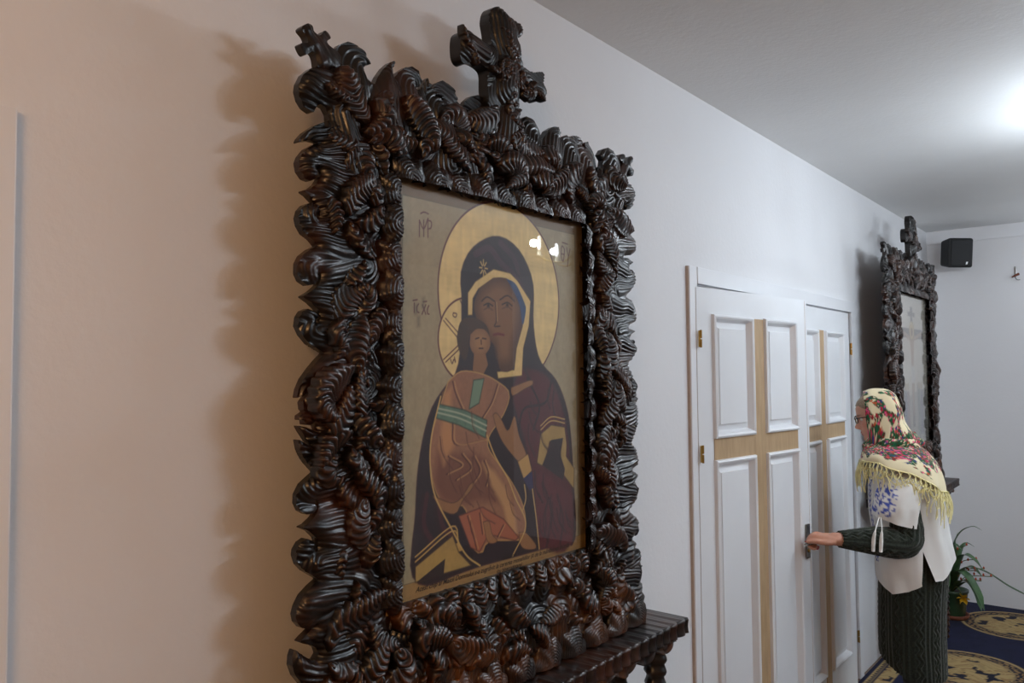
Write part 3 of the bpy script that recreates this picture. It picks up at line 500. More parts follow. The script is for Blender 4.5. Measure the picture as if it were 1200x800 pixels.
LEAVES = [
([(-0.5015,1.2849),(-0.4909,1.258),(-0.4801,1.2351),(-0.4471,1.2002)],0.0097,'l'),
([(-0.5396,1.2442),(-0.5121,1.2378),(-0.4765,1.2332)],0.0058,'l'),
([(-0.4282,1.2402),(-0.4052,1.2195),(-0.4207,1.189),(-0.4509,1.176)],0.0079,'l'),
([(-0.3853,1.2697),(-0.3973,1.2394),(-0.3695,1.2163)],0.0103,'l'),
([(-0.5224,1.1548),(-0.4909,1.1536),(-0.4693,1.1412),(-0.4837,1.1038)],0.0121,'l'),
([(-0.4397,1.1594),(-0.4091,1.1781),(-0.3856,1.1745),(-0.3535,1.1544)],0.0072,'l'),
([(-0.4245,1.1569),(-0.4092,1.1366),(-0.3996,1.1089)],0.0082,'l'),
([(-0.4434,1.1381),(-0.4472,1.1112),(-0.4341,1.0919)],0.0128,'l'),
([(-0.436,1.0872),(-0.462,1.0679),(-0.4837,1.0413),(-0.4909,1.0146)],0.0099,'l'),
([(-0.451,1.0815),(-0.4285,1.0681),(-0.4286,1.0433)],0.0116,'l'),
([(-0.524,1.0373),(-0.5154,1.0108),(-0.5171,0.9744)],0.0071,'l'),
([(-0.4095,1.0361),(-0.4362,1.0028),(-0.4694,0.998)],0.0099,'l'),
([(-0.4838,0.9959),(-0.4657,0.97),(-0.4474,0.9522),(-0.4269,0.9358)],0.0077,'l'),
([(-0.4474,0.9284),(-0.4658,0.9008),(-0.4873,0.8819)],0.0077,'l'),
([(-0.4363,0.8863),(-0.4622,0.8727),(-0.4909,0.848),(-0.5083,0.8081)],0.0103,'l'),
([(-0.4512,0.8793),(-0.4401,0.8544),(-0.4622,0.8273)],0.0123,'l'),
([(-0.4586,0.819),(-0.4659,0.7903),(-0.4731,0.7592),(-0.4695,0.7171)],0.0082,'l'),
([(-0.5049,0.8138),(-0.5118,0.7859),(-0.4979,0.7642),(-0.5118,0.7418)],0.0087,'l'),
([(-0.4022,0.8365),(-0.4252,0.8034),(-0.4402,0.7713)],0.0089,'l'),
([(-0.4365,0.7591),(-0.4477,0.7219),(-0.4404,0.6906)],0.0103,'l'),
([(-0.4623,0.7219),(-0.4605,0.6881),(-0.4587,0.6543),(-0.4533,0.6259)],0.0071,'l'),
([(-0.4838,0.7247),(-0.5186,0.7054),(-0.5438,0.6813),(-0.5487,0.6546),(-0.527,0.6389),(-0.5168,0.6508)],0.0078,'l'),
([(-0.4909,0.6886),(-0.4961,0.6555),(-0.5082,0.6285),(-0.5253,0.6023)],0.0063,'l'),
([(-0.4065,0.6612),(-0.4255,0.6503),(-0.4478,0.6539)],0.0055,'l'),
([(-0.4838,0.6357),(-0.4551,0.6064),(-0.4219,0.5759)],0.0079,'l'),
([(-0.4478,0.6031),(-0.4624,0.576),(-0.466,0.5484)],0.0077,'l'),
([(-0.4838,0.6025),(-0.5185,0.5937),(-0.5353,0.576),(-0.5486,0.5477)],0.0094,'l'),
([(-0.4874,0.5715),(-0.4803,0.5489),(-0.4461,0.5346)],0.0077,'l'),
([(-0.5185,0.5658),(-0.5386,0.5406),(-0.5252,0.5151),(-0.5065,0.5212)],0.0069,'l'),
([(-0.4996,0.5232),(-0.4838,0.4941),(-0.4625,0.4722),(-0.437,0.4492)],0.0087,'l'),
([(-0.4732,0.5344),(-0.4443,0.5119),(-0.4183,0.4864),(-0.4259,0.4618)],0.0093,'l'),
([(-0.4553,0.474),(-0.4661,0.4449),(-0.4697,0.4206),(-0.4608,0.3888)],0.0077,'l'),
([(-0.4032,0.4646),(-0.4259,0.4392),(-0.4517,0.415)],0.0064,'l'),
([(-0.4943,0.3917),(-0.503,0.3662),(-0.4978,0.3355)],0.006,'l'),
([(-0.4222,0.4048),(-0.4408,0.3826),(-0.4463,0.3501)],0.0061,'l'),
([(-0.4479,0.5657),(-0.4106,0.5313),(-0.405,0.5021)],0.0082,'l'),
([(-0.4698,0.3236),(-0.4715,0.3047),(-0.4751,0.2837)],0.0067,'l'),
([(-0.3883,0.2897),(-0.4262,0.2838),(-0.4627,0.2699),(-0.5012,0.26),(-0.5216,0.2383),(-0.5282,0.2189)],0.0078,'l'),
([(-0.4698,0.2797),(-0.4698,0.236),(-0.4787,0.1813)],0.0075,'l'),
([(-0.4075,0.2769),(-0.4263,0.2447),(-0.4411,0.2095),(-0.4663,0.1833)],0.0093,'l'),
([(-0.43,0.2316),(-0.4114,0.199),(-0.3731,0.1889)],0.0093,'l'),
([(-0.5282,0.1899),(-0.5046,0.1699),(-0.4769,0.1727)],0.0071,'l'),
([(-0.4411,0.1929),(-0.419,0.159),(-0.4265,0.1278)],0.0071,'l'),
([(-0.3416,1.2722),(-0.3101,1.2447),(-0.2844,1.2101),(-0.2714,1.1782)],0.0069,'t'),
([(-0.2624,1.2025),(-0.2889,1.1902),(-0.2999,1.1627)],0.0098,'t'),
([(-0.3684,1.2057),(-0.3481,1.18),(-0.3104,1.1853)],0.0116,'t'),
([(-0.4119,1.1834),(-0.3885,1.1679),(-0.3564,1.1538)],0.0082,'t'),
([(-0.4271,1.23),(-0.4021,1.2066),(-0.4157,1.1796),(-0.4461,1.1813)],0.0079,'t'),
([(-0.2666,1.2365),(-0.2305,1.2291),(-0.2028,1.2061),(-0.1502,1.1642)],0.0116,'t'),
([(-0.2349,1.2539),(-0.1928,1.2726),(-0.1592,1.2492)],0.013,'t'),
([(-0.2027,1.2193),(-0.1691,1.2269),(-0.1398,1.2066)],0.01,'t'),
([(-0.1344,1.2517),(-0.1144,1.2292),(-0.1499,1.1877)],0.0105,'t'),
([(-0.1694,1.2706),(-0.1197,1.2761),(-0.0808,1.296),(-0.0566,1.3266)],0.0089,'t'),
([(-0.1399,1.2712),(-0.0942,1.2651),(-0.057,1.2949)],0.0093,'t'),
([(-0.1352,1.2453),(-0.1023,1.2323),(-0.1206,1.1977)],0.0092,'t'),
([(-0.0998,1.2261),(-0.063,1.2394),(-0.0198,1.226)],0.0081,'t'),
([(-0.0844,1.2122),(-0.0255,1.2106),(0.0307,1.2114),(0.0897,1.2234),(0.1642,1.2195)],0.0089,'t'),
([(-0.0021,1.3013),(0.0029,1.2559),(0.0368,1.2344),(0.0961,1.2433)],0.0089,'t'),
([(-0.1307,1.1922),(-0.0978,1.1751),(-0.0956,1.1413)],0.0122,'t'),
([(-0.0583,1.1899),(-0.009,1.2034),(0.0188,1.1803),(-0.0264,1.147)],0.0106,'t'),
([(0.0361,1.1872),(0.059,1.1661),(0.047,1.1421)],0.0127,'t'),
([(0.1083,1.2459),(0.1648,1.2539),(0.177,1.2181)],0.0137,'t'),
([(0.0653,1.1892),(0.1259,1.1932),(0.1696,1.171)],0.0135,'t'),
([(0.2101,1.2401),(0.1896,1.2014),(0.1191,1.1583)],0.0111,'t'),
([(0.0147,1.2909),(0.0488,1.2589),(0.1025,1.2595)],0.0118,'t'),
([(0.2864,1.2588),(0.2338,1.2091),(0.2395,1.1592)],0.0116,'t'),
([(0.3401,1.2614),(0.3501,1.2185),(0.3944,1.2017)],0.0116,'t'),
([(0.2712,1.2002),(0.3201,1.1808),(0.334,1.1588)],0.0125,'t'),
([(0.4985,1.2756),(0.4339,1.2421),(0.3945,1.2058),(0.4201,1.1602)],0.0134,'t'),
([(0.4429,1.286),(0.4498,1.2535),(0.5142,1.2483)],0.0116,'t'),
([(0.349,1.1735),(0.3666,1.1395),(0.3546,1.1011)],0.0148,'t'),
([(0.4239,1.1608),(0.4627,1.1457),(0.5268,1.1164)],0.0155,'t'),
([(0.3928,1.1394),(0.3997,1.1115),(0.4144,1.0886)],0.0126,'t'),
([(-0.2603,0.2022),(-0.224,0.2146),(-0.1968,0.1789)],0.0073,'b'),
([(-0.3099,0.1484),(-0.3062,0.1778),(-0.266,0.1752),(-0.2321,0.1587)],0.0085,'b'),
([(-0.2846,0.1492),(-0.2552,0.118),(-0.2777,0.0884)],0.0094,'b'),
([(-0.2206,0.1531),(-0.1813,0.1241),(-0.098,0.1074)],0.0068,'b'),
([(-0.1615,0.0782),(-0.1407,0.0968),(-0.0852,0.0844)],0.0099,'b'),
([(-0.123,0.1774),(-0.1106,0.1439),(-0.1278,0.1235)],0.0087,'b'),
([(-0.0667,0.1556),(-0.0401,0.1205),(-0.0761,0.11)],0.0098,'b'),
([(-0.0172,0.1119),(0.0158,0.1122),(0.0346,0.0869)],0.0098,'b'),
([(-0.041,0.0552),(-0.0178,0.0717),(0.0586,0.0539)],0.0104,'b'),
([(0.0645,0.109),(0.0994,0.0852),(0.1143,0.0571)],0.0121,'b'),
([(-0.1805,0.2153),(-0.1563,0.1935),(-0.1483,0.1616)],0.0087,'b'),
([(-0.0255,0.186),(-0.0166,0.155),(0.0305,0.1292)],0.0092,'b'),
([(-0.3167,0.2133),(-0.2953,0.1954),(-0.3026,0.1743)],0.0082,'b'),
([(0.1546,0.1938),(0.1959,0.213),(0.2266,0.175)],0.0118,'br'),
([(0.2261,0.1551),(0.2514,0.1678),(0.2872,0.1298)],0.0118,'br'),
([(0.1071,0.1121),(0.1531,0.1165),(0.1942,0.1304)],0.0091,'br'),
([(0.2287,0.1066),(0.2422,0.0754),(0.2787,0.0828)],0.0095,'br'),
([(0.3068,0.1708),(0.2909,0.133),(0.324,0.0969),(0.2858,0.073)],0.0119,'br'),
([(0.3494,0.1915),(0.3836,0.1467),(0.3553,0.119)],0.0109,'br'),
([(0.4167,0.1786),(0.3993,0.135),(0.4229,0.1043)],0.0104,'br'),
([(0.4702,0.1596),(0.4563,0.1144),(0.5064,0.0773),(0.4715,0.0545)],0.0154,'br'),
([(0.3551,0.1107),(0.3743,0.0938),(0.3777,0.072)],0.0104,'br'),
([(0.4183,0.0882),(0.4425,0.0698),(0.4542,0.0412)],0.0104,'br'),
([(0.4941,0.0976),(0.5363,0.0484),(0.5439,0.0065)],0.0149,'br')]

# ---------------------------------------------------------------- the big icon frame on its console table
FX, FY, FZ = 0.0, 1.45, 0.955
OA0, OA1, OZ0, OZ1 = -0.366, 0.304, 0.252, 1.106      # sight opening of the frame (along wall, up)
DB = 0.118                                             # back plane of the planks
fr = empty('icon_frame', (FX, FY, FZ), label='large dark carved wooden icon frame topped by a carved cross, nearest the camera', cat='picture frame', group=None)
def fpart(name, me, mat=None, parent=None, **k): return link(name, me, mat or M['wood'], parent or fr, **k)
LO = [(x, max(z, 0.0)) for x, z in PTS_LEFTOUT]; RO = [(x, max(z, 0.0)) for x, z in PTS_RIGHTOUT if z > 0.004]
stile_l = LO+[(-0.60, 0.10), (-0.575, 0.06), (-0.60, 0.03), (-0.61, 0.0), (OA0-0.004, 0.0), (OA0-0.004, OZ1+0.006), (-0.44, 1.19), (-0.425, 1.24), (-0.415, 1.275)]+PTS_LEFT[::-1]+PTS_FINIALL[:1]
# left stile is drawn as corner + stile: order = outer edge down, bottom, inner edge up, top corner back to the start
stile_r = RO+[(0.632, 0.0), (OA1+0.004, 0.0), (OA1+0.004, OZ1+0.006), (0.37, 1.20), (0.40, 1.25)]+PTS_RIGHTC
def eyes_left():
    E = []
    for zc in (1.245, 1.078, 0.955, 0.842, 0.736, 0.61, 0.425, 0.315, 0.20, 0.07):
        E.append(((-0.572, zc), (-0.475, zc-0.012), 1.0))
    for zc in (1.13, 1.01, 0.90, 0.79, 0.67, 0.52, 0.37, 0.26, 0.13): E.append(((-0.545, zc), (-0.44, zc+0.02), 0.8))
    E.append(((-0.45, 1.30), (-0.43, 1.23), 1.2)); E.append(((-0.49, 1.20), (-0.45, 1.10), 1.0))
    return E
EL = eyes_left()
ER = [((-a[0]+0.02, a[1]), (-b[0]+0.01, b[1]), s) for a, b, s in EL]
fpart('left_stile', board_mesh('left_stile', stile_l, DB, 0.150, EL, seed=1))
fpart('right_stile', board_mesh('right_stile', stile_r, DB, 0.150, ER, seed=2))
top_poly = PTS_TOP+[(0.40, 1.25), (0.37, 1.20), (OA1+0.004, OZ1+0.006), (OA1+0.004, OZ1-0.002), (OA0-0.004, OZ1-0.002), (OA0-0.004, OZ1+0.006), (-0.44, 1.19), (-0.425, 1.24)]
ET = []
for x, z in ((-0.385, 1.31), (-0.315, 1.30), (-0.215, 1.27), (-0.145, 1.26), (0.03, 1.25), (0.105, 1.30), (0.20, 1.31), (0.27, 1.29), (0.34, 1.28)):
    ET.append(((x, z), (x+0.02 if x < 0 else x-0.02, z-0.10), 0.9))
fpart('top_rail', board_mesh('top_rail', top_poly, DB, 0.150, ET, seed=3))
bot_poly = [(OA0-0.004, OZ0+0.002), (OA0-0.004, 0.0), (OA1+0.004, 0.0), (OA1+0.004, OZ0+0.002)]
EB = [((x, 0.03+0.03*(k % 2)), (x+0.01, 0.10), 1.0) for k, x in enumerate(np.arange(-0.33, 0.3, 0.085))]+[((x, 0.19), (x+0.03, 0.23), 0.9) for x in np.arange(-0.33, 0.3, 0.075)]
fpart('bottom_rail', board_mesh('bottom_rail', bot_poly, DB, 0.150, EB, seed=4, edge=0.03), M['wood_hot'])
def rounded(P): return smoothpath(list(P)+[P[0]], 4*len(P))[:-1]
fpart('corner_cross', board_mesh('corner_cross', rounded(PTS_FINIALL), DB+0.002, 0.146, [((-0.575, 1.35), (-0.52, 1.27), 1.0)], seed=5, edge=0.018, amp=0.0016))
fpart('corner_cross', board_mesh('corner_cross', rounded(PTS_FINIALR), DB+0.002, 0.150, [((0.58, 1.35), (0.53, 1.27), 1.0)], seed=6, edge=0.018, amp=0.0016))
cr = fpart('crowning_cross', board_mesh('crowning_cross', rounded(PTS_CROSS), DB+0.004, 0.172, [((-0.025, 1.55), (0.0, 1.49), 0.8), ((-0.155, 1.45), (-0.10, 1.44), 0.8), ((0.12, 1.40), (0.06, 1.41), 0.8), ((0.045, 1.52), (0.04, 1.48), 0.8), ((-0.01, 1.43), (-0.005, 1.38), 0.8), ((0.0, 1.31), (0.0, 1.25), 0.8)], seed=7, edge=0.032, dome=0.022, amp=0.0042, reach=0.05, period=0.010))
rng = random.Random(11)
for k in range(40):
    t_ = rng.random()
    ax = [((-0.02, 1.56), (0.0, 1.26)), ((-0.16, 1.44), (0.125, 1.385))][k % 2 if k < 30 else 0]
    cx = ax[0][0]*(1-t_)+ax[1][0]*t_+rng.uniform(-0.014, 0.014); cz = ax[0][1]*(1-t_)+ax[1][1]*t_+rng.uniform(-0.018, 0.018)
    an = rng.uniform(0, PI); l_ = rng.uniform(0.012, 0.026)
    pth = [(cx-l_*math.cos(an), cz-l_*math.sin(an)), (cx+rng.uniform(-0.006, 0.006), cz+rng.uniform(-0.006, 0.006)), (cx+l_*math.cos(an), cz+l_*math.sin(an))]
    fpart('cross_carving', leaf_mesh('cross_carving', pth, rng.uniform(0.009, 0.015), 0.160+0.005*rng.random(), 0.012, 300+k, ridge=0.0085, amp=0.004, wide=1.0), None, cr)
# overlapping carved leaves traced on the left stile, mirrored to the right one, and on the rails
for k, (pth, hw, side) in enumerate(LEAVES):
    lvl = 0.140+0.022*rng.random(); hg = 0.016+0.012*rng.random()
    mt = M['wood_hot'] if side in ('b', 'br') else M['wood']
    fpart('carved_leaf', leaf_mesh('carved_leaf', pth, hw, lvl, hg, k), mt)
    if side == 'l' and k > 3:
        q = [(-a-0.02+0.02*0+ (-0.04)*0, z) for a, z in pth]
        q = [(max(OA1+0.02, a-0.03+0.0), z) for a, z in q]
        fpart('carved_leaf', leaf_mesh('carved_leaf', q, hw, lvl, hg, 500+k), mt)
    if side == 'br':
        q = [(-a+0.0, z) for a, z in pth]; q = [(a-0.06, max(z, 0.02)) for a, z in q]
        fpart('carved_leaf', leaf_mesh('carved_leaf', q, hw, lvl, hg, 700+k), mt)
# ring-carved lobes round the sight edge
def lobe(name, a, z, rad, rot, seed, d0, mat=None, squash=1.0, hgt=0.020):
    V, F, w = lobe_mesh(name, rad, seed, d0, hgt, squash=squash)
    c, s = math.cos(rot), math.sin(rot)
    u, v = V[:, 1].copy(), V[:, 2].copy()
    V[:, 1] = a+u*c-v*s; V[:, 2] = z+u*s+v*c
    V[:, 2] = np.maximum(V[:, 2], 0.0015)
    fpart(name, mesh(name, V, [F], attr={'wear': w}), mat)
nz = 13
for k in range(nz):
    z = OZ0+(k+0.5)*(OZ1-OZ0)/nz
    for side, a, rot in ((0, OA0+0.002, PI/2), (1, OA1-0.002, -PI/2)):
        lobe('ringed_lobe', a, z+rng.uniform(-0.004, 0.004), 0.044+0.006*rng.random(), rot, 40+k*2+side, 0.143+0.006*(k % 2))
na_ = 9
for k in range(na_):
    a = OA0+(k+0.5)*(OA1-OA0)/na_
    lobe('ringed_lobe', a, OZ1-0.002, 0.052+0.006*rng.random(), 0.0, 80+k, 0.145+0.006*(k % 2))
for k in range(15):
    a = OA0+(k+0.5)*(OA1-OA0)/15
    pth = [(a-0.008, OZ0-0.006), (a, OZ0-0.028), (a+0.010, OZ0-0.050)]
    fpart('pleat', leaf_mesh('pleat', pth, 0.026, 0.146, 0.018, 900+k, wide=1.0), M['wood_hot'])
for k in range(11):
    a = -0.50+k*0.105
    lobe('base_fan', a, 0.001, 0.068+0.012*rng.random(), 0.0, 120+k, 0.148, M['wood_hot'], 0.72, 0.017)

# backing board, glass
boxo('backing_board', (0.085, 0.1165, OA0-0.03, OA1+0.03, OZ0-0.03, OZ1+0.03), M['wood_hot'], fr)
def glass_mat():
    t = NT('picture_glass'); lw = t.n('ShaderNodeLayerWeight'); lw.inputs['Blend'].default_value = 0.5
    f5 = t.math('POWER', lw.outputs['Facing'], 4.0)
    fac = t.math('ADD', t.math('MULTIPLY', f5, 0.96), 0.030)
    tr = t.n('ShaderNodeBsdfTransparent'); gl = t.n('ShaderNodeBsdfGlossy'); gl.inputs['Roughness'].default_value = 0.004
    mx = t.n('ShaderNodeMixShader'); t.l(fac, mx.inputs[0]); t.l(tr.outputs[0], mx.inputs[1]); t.l(gl.outputs[0], mx.inputs[2])
    t.l(mx.outputs[0], t.out.inputs['Surface']); return t.m
M['glass'] = glass_mat()
bm = bmesh.new(); box(bm, 0.1390, 0.1410, OA0-0.004, OA1+0.004, OZ0-0.004, OZ1+0.004)
link('glass_pane', bm_mesh('glass_pane', bm), M['glass'], fr)
# ---------------------------------------------------------------- console table under the icon
def fluted_slab(name, y0, y1, x0, x1, z0, z1, per, dep, mat, parent, bottom_wave=0.0, seed=0):
    ny = int((y1-y0)/0.0035); y = np.linspace(y0, y1, ny)
    ph = y/per+0.12*np.sin(y*23+seed)
    fl = np.abs(np.sin(PI*ph))**0.7
    xf = x1-dep*(1-fl)
    zb = z0-bottom_wave*np.abs(np.sin(PI*y/0.11))**1.2+0.0*y
    prof = []
    n = 14
    ux = np.linspace(0, 1, n)
    ridge_t = 0.0018*saw(ph*2+0.0)
    rows = []
    for u in ux: rows.append(np.stack([x0+(xf-0.006-x0)*u, y, z1-ridge_t*(0.2+0.8*u)-0.003*u*(1-fl)], 1))
    for u in (0.35, 0.75, 1.0): rows.append(np.stack([xf-0.006+0.006*u, y, z1-0.008*u**2-0.003*(1-fl)], 1))
    for u in np.linspace(0.1, 1, 9): rows.append(np.stack([xf-0.003*np.sin(PI*u), y, (z1-0.008)*(1-u)+zb*u], 1))
    rows.append(np.stack([np.full(ny, x0), y, zb], 1))
    G = np.stack(rows, 0); V = G.reshape(-1, 3); m = len(rows)
    F = [grid_faces(m, ny)[:, ::-1]]
    e0 = np.arange(m)*ny; e1 = e0+ny-1
    wear = np.clip(np.tile(0.2+0.5*fl, m)+0.2*vnoise(V[:, 0]*40, V[:, 1]*8, seed), 0, 1)
    F.append(np.array([[ny*(m-1)+i, ny*(m-1)+i+1, i+1, i] for i in range(ny-1)]))
    me = mesh(name, V, F, attr={'wear': wear})
    bm = bmesh.new(); bm.from_mesh(me)
    bm.verts.ensure_lookup_table()
    try:
        bm.faces.new([bm.verts[i] for i in e0]); bm.faces.new([bm.verts[i] for i in e1[::-1]])
    except Exception: pass
    bm.to_mesh(me); bm.free()
    return link(name, me, mat, parent)
def make_table(x, y, label):
    t = empty('console_table', (x, y, 0), label=label, cat='table', group='carved console tables')
    fluted_slab('tabletop', -0.70, 0.70, 0.012, 0.238, FZ-0.047, FZ-0.001, 0.043, 0.010, M['wood'], t)
    fluted_slab('apron', -0.67, 0.665, 0.03, 0.215, FZ-0.066, FZ-0.046, 0.05, 0.006, M['wood_hot'], t, 0.022, 3)
    for sx in (0.055, 0.178):
        for sy in (-0.60, 0.60):
            n = 160; z = np.linspace(0.0, FZ-0.06, n); prof = 0.030+0.006*np.sin(z*7.5)+0.0035*(saw(z/0.035)-0.5)*2
            a = np.linspace(0, 2*PI, 20, endpoint=False)
            rr_ = prof[:, None]*(1+0.10*np.cos(4*a)[None])
            V = np.stack([sx+rr_*np.cos(a), sy+rr_*np.sin(a), np.repeat(z[:, None], 20, 1)], -1).reshape(-1, 3)
            w = np.repeat(np.clip(0.1+0.5*saw(z/0.035), 0, 1)[:, None], 20, 1).ravel()
            link('leg', mesh('leg', V, [grid_faces(n, 20, wrap_v=True)[:, ::-1]], attr={'wear': w}), M['wood'], t)
    return t
tab = make_table(0.0, FY, 'dark carved console table with fluted edge under the large icon frame')

PAINT_AREAS = {
'veil': [(-0.1571,0.8858),(-0.1594,0.933),(-0.1366,0.9773),(-0.1018,1.0066),(-0.0508,1.0289),(-0.0009,1.0301),(0.0507,1.0069),(0.0891,0.9629),(0.1051,0.9158),(0.1021,0.8334),(0.1249,0.7454),(0.1923,0.6963),(0.2323,0.6388),(0.2539,0.5719),(0.2666,0.4387),(0.2709,0.2776),(0.199,0.2788),(-0.1094,0.2818),(-0.3007,0.2836),(-0.3,0.4284),(-0.2898,0.5317),(-0.2595,0.6269),(-0.2154,0.6797),(-0.175,0.7162),(-0.158,0.7819)],
'robe': [(0.0564,0.7262),(0.1525,0.7052),(0.217,0.6284),(0.2487,0.5063),(0.2593,0.2795),(0.1449,0.2795),(0.1058,0.4347),(0.0541,0.5727),(0.0164,0.6655)],
'trim': [(-0.1361,0.8912),(-0.1107,0.9183),(-0.0475,0.9528),(0.0136,0.9489),(0.0398,0.9346),(0.0913,0.8879),(0.0837,0.8263),(0.0609,0.7716),(0.0546,0.706),(-0.0337,0.7),(-0.0375,0.7148),(0.026,0.7193),(0.0352,0.771),(0.0596,0.8252),(0.0637,0.8827),(0.029,0.925),(-0.0022,0.9356),(-0.0477,0.9328),(-0.1014,0.9033),(-0.1204,0.8799),(-0.1227,0.8423),(-0.1365,0.8415)],
'face': [(-0.0966,0.9037),(-0.0477,0.9315),(-0.0022,0.9356),(0.0289,0.917),(0.0583,0.879),(0.0564,0.8251),(0.0321,0.771),(0.0208,0.7213),(-0.0254,0.718),(-0.0369,0.763),(-0.0496,0.7788),(-0.0834,0.8033),(-0.1087,0.8368),(-0.1159,0.8677)],
'cap': [(-0.0022,0.9356),(0.0343,0.9255),(0.0659,0.8849),(0.0733,0.8664),(0.0596,0.8252),(0.0495,0.8717),(0.0235,0.9099)],
'chair_': [(-0.174,0.7908),(-0.1621,0.8249),(-0.1347,0.8367),(-0.1021,0.834),(-0.0716,0.8196),(-0.0641,0.7944),(-0.0929,0.8092),(-0.1305,0.7984),(-0.1355,0.7612),(-0.1494,0.7395),(-0.1689,0.7667)],
'cface': [(-0.1287,0.7985),(-0.1071,0.8118),(-0.0785,0.8098),(-0.0622,0.7913),(-0.0644,0.7689),(-0.0888,0.7507),(-0.117,0.7553),(-0.1308,0.7737)],
'cneck': [(-0.117,0.7584),(-0.0935,0.7526),(-0.0791,0.7591),(-0.0697,0.7307),(-0.0893,0.7055),(-0.1221,0.718)],
'crobe': [(-0.2015,0.6941),(-0.234,0.6249),(-0.2522,0.5819),(-0.257,0.5199),(-0.2396,0.462),(-0.2082,0.4266),(-0.1516,0.4191),(-0.1232,0.3268),(-0.0932,0.3118),(-0.0725,0.3316),(0.0243,0.3191),(0.0585,0.3206),(0.0595,0.3841),(0.015,0.4529),(-0.0389,0.5067),(-0.0751,0.5572),(-0.0159,0.6155),(0.0068,0.6637),(-0.0365,0.6923),(-0.0889,0.7098),(-0.1586,0.7166)],
'crobe_s': [(-0.2345,0.5493),(-0.1887,0.5393),(-0.0909,0.5247),(-0.0287,0.4646),(0.0034,0.4125),(-0.0186,0.4084),(-0.092,0.4246),(-0.1707,0.4281),(-0.2172,0.4404),(-0.244,0.4812)],
'crobe_l': [(-0.2155,0.6687),(-0.1922,0.6811),(-0.1928,0.6102),(-0.1838,0.5582),(-0.2166,0.5162),(-0.23,0.5552),(-0.2205,0.6116)],
'crobe_l2': [(-0.091,0.5113),(-0.0497,0.4872),(-0.0072,0.4415),(0.0251,0.3748),(0.0301,0.3321),(0.0023,0.3365),(-0.0187,0.4016),(-0.0607,0.4544)],
'hem': [(-0.171,0.4024),(-0.0922,0.4113),(-0.019,0.3741),(0.0357,0.3242),(0.0243,0.3177),(-0.0515,0.3416),(-0.0776,0.3424),(-0.1033,0.3136),(-0.133,0.3285)],
'sash': [(-0.2321,0.6469),(-0.1497,0.6311),(-0.0746,0.6045),(-0.0802,0.5656),(-0.1692,0.5993),(-0.2386,0.6175)],
'clavus': [(-0.1194,0.6966),(-0.0838,0.6996),(-0.1018,0.6447),(-0.135,0.6325)],
'foot1': [(-0.0905,0.3778),(-0.0699,0.3761),(-0.0599,0.3463),(-0.0411,0.3284),(-0.057,0.3243),(-0.0776,0.3344)],
'foot2': [(0.0381,0.3344),(0.0644,0.3302),(0.1027,0.2955),(0.099,0.2853),(0.0581,0.2924),(0.0411,0.3093)],
'hand1': [(-0.0535,0.6158),(-0.0417,0.6208),(-0.0215,0.6019),(0.0001,0.5764),(0.0206,0.6069),(0.0285,0.608),(0.0415,0.5633),(0.0685,0.5172),(0.0612,0.4963),(0.036,0.5035),(-0.0146,0.5461),(-0.0401,0.5822)],
'cuff1': [(0.036,0.5014),(0.0755,0.5166),(0.0902,0.475),(0.0583,0.4589)],
'cuff1b': [(0.056,0.4591),(0.0902,0.4735),(0.0955,0.4333),(0.0812,0.4278)],
'chand': [(0.0126,0.6777),(0.0878,0.6946),(0.0996,0.685),(0.0639,0.6732),(0.0179,0.6578)],
'sleeve': [(0.0904,0.4843),(0.1694,0.4472),(0.2599,0.3954),(0.2573,0.2733),(0.117,0.2822),(0.1011,0.4146)],
'gold_r': [(0.1279,0.5615),(0.1718,0.5813),(0.23,0.5728),(0.2384,0.5279),(0.2352,0.4975),(0.2708,0.4636),(0.2683,0.4098),(0.221,0.4532),(0.2086,0.4846),(0.2123,0.5411),(0.1648,0.5406),(0.1517,0.5104),(0.1326,0.4826),(0.1109,0.4919)],
'gold_ri': [(0.1712,0.5439),(0.2229,0.5458),(0.209,0.5058),(0.2292,0.466),(0.2207,0.438),(0.1326,0.4841),(0.1554,0.5101)],
'gold_l': [(-0.3012,0.3181),(-0.1901,0.3637),(-0.1716,0.3255),(-0.1314,0.2892),(-0.3013,0.2868)],
'gold_li': [(-0.2971,0.2871),(-0.2135,0.319),(-0.2183,0.2867)],
'hand2': [(-0.2512,0.4559),(-0.1802,0.4325),(-0.1296,0.47),(-0.1248,0.4583),(-0.1592,0.4331),(-0.1804,0.4088),(-0.2219,0.4221)],
'cuff2': [(-0.1996,0.3462),(-0.1715,0.3447),(-0.1602,0.3267),(-0.1811,0.3259)]}
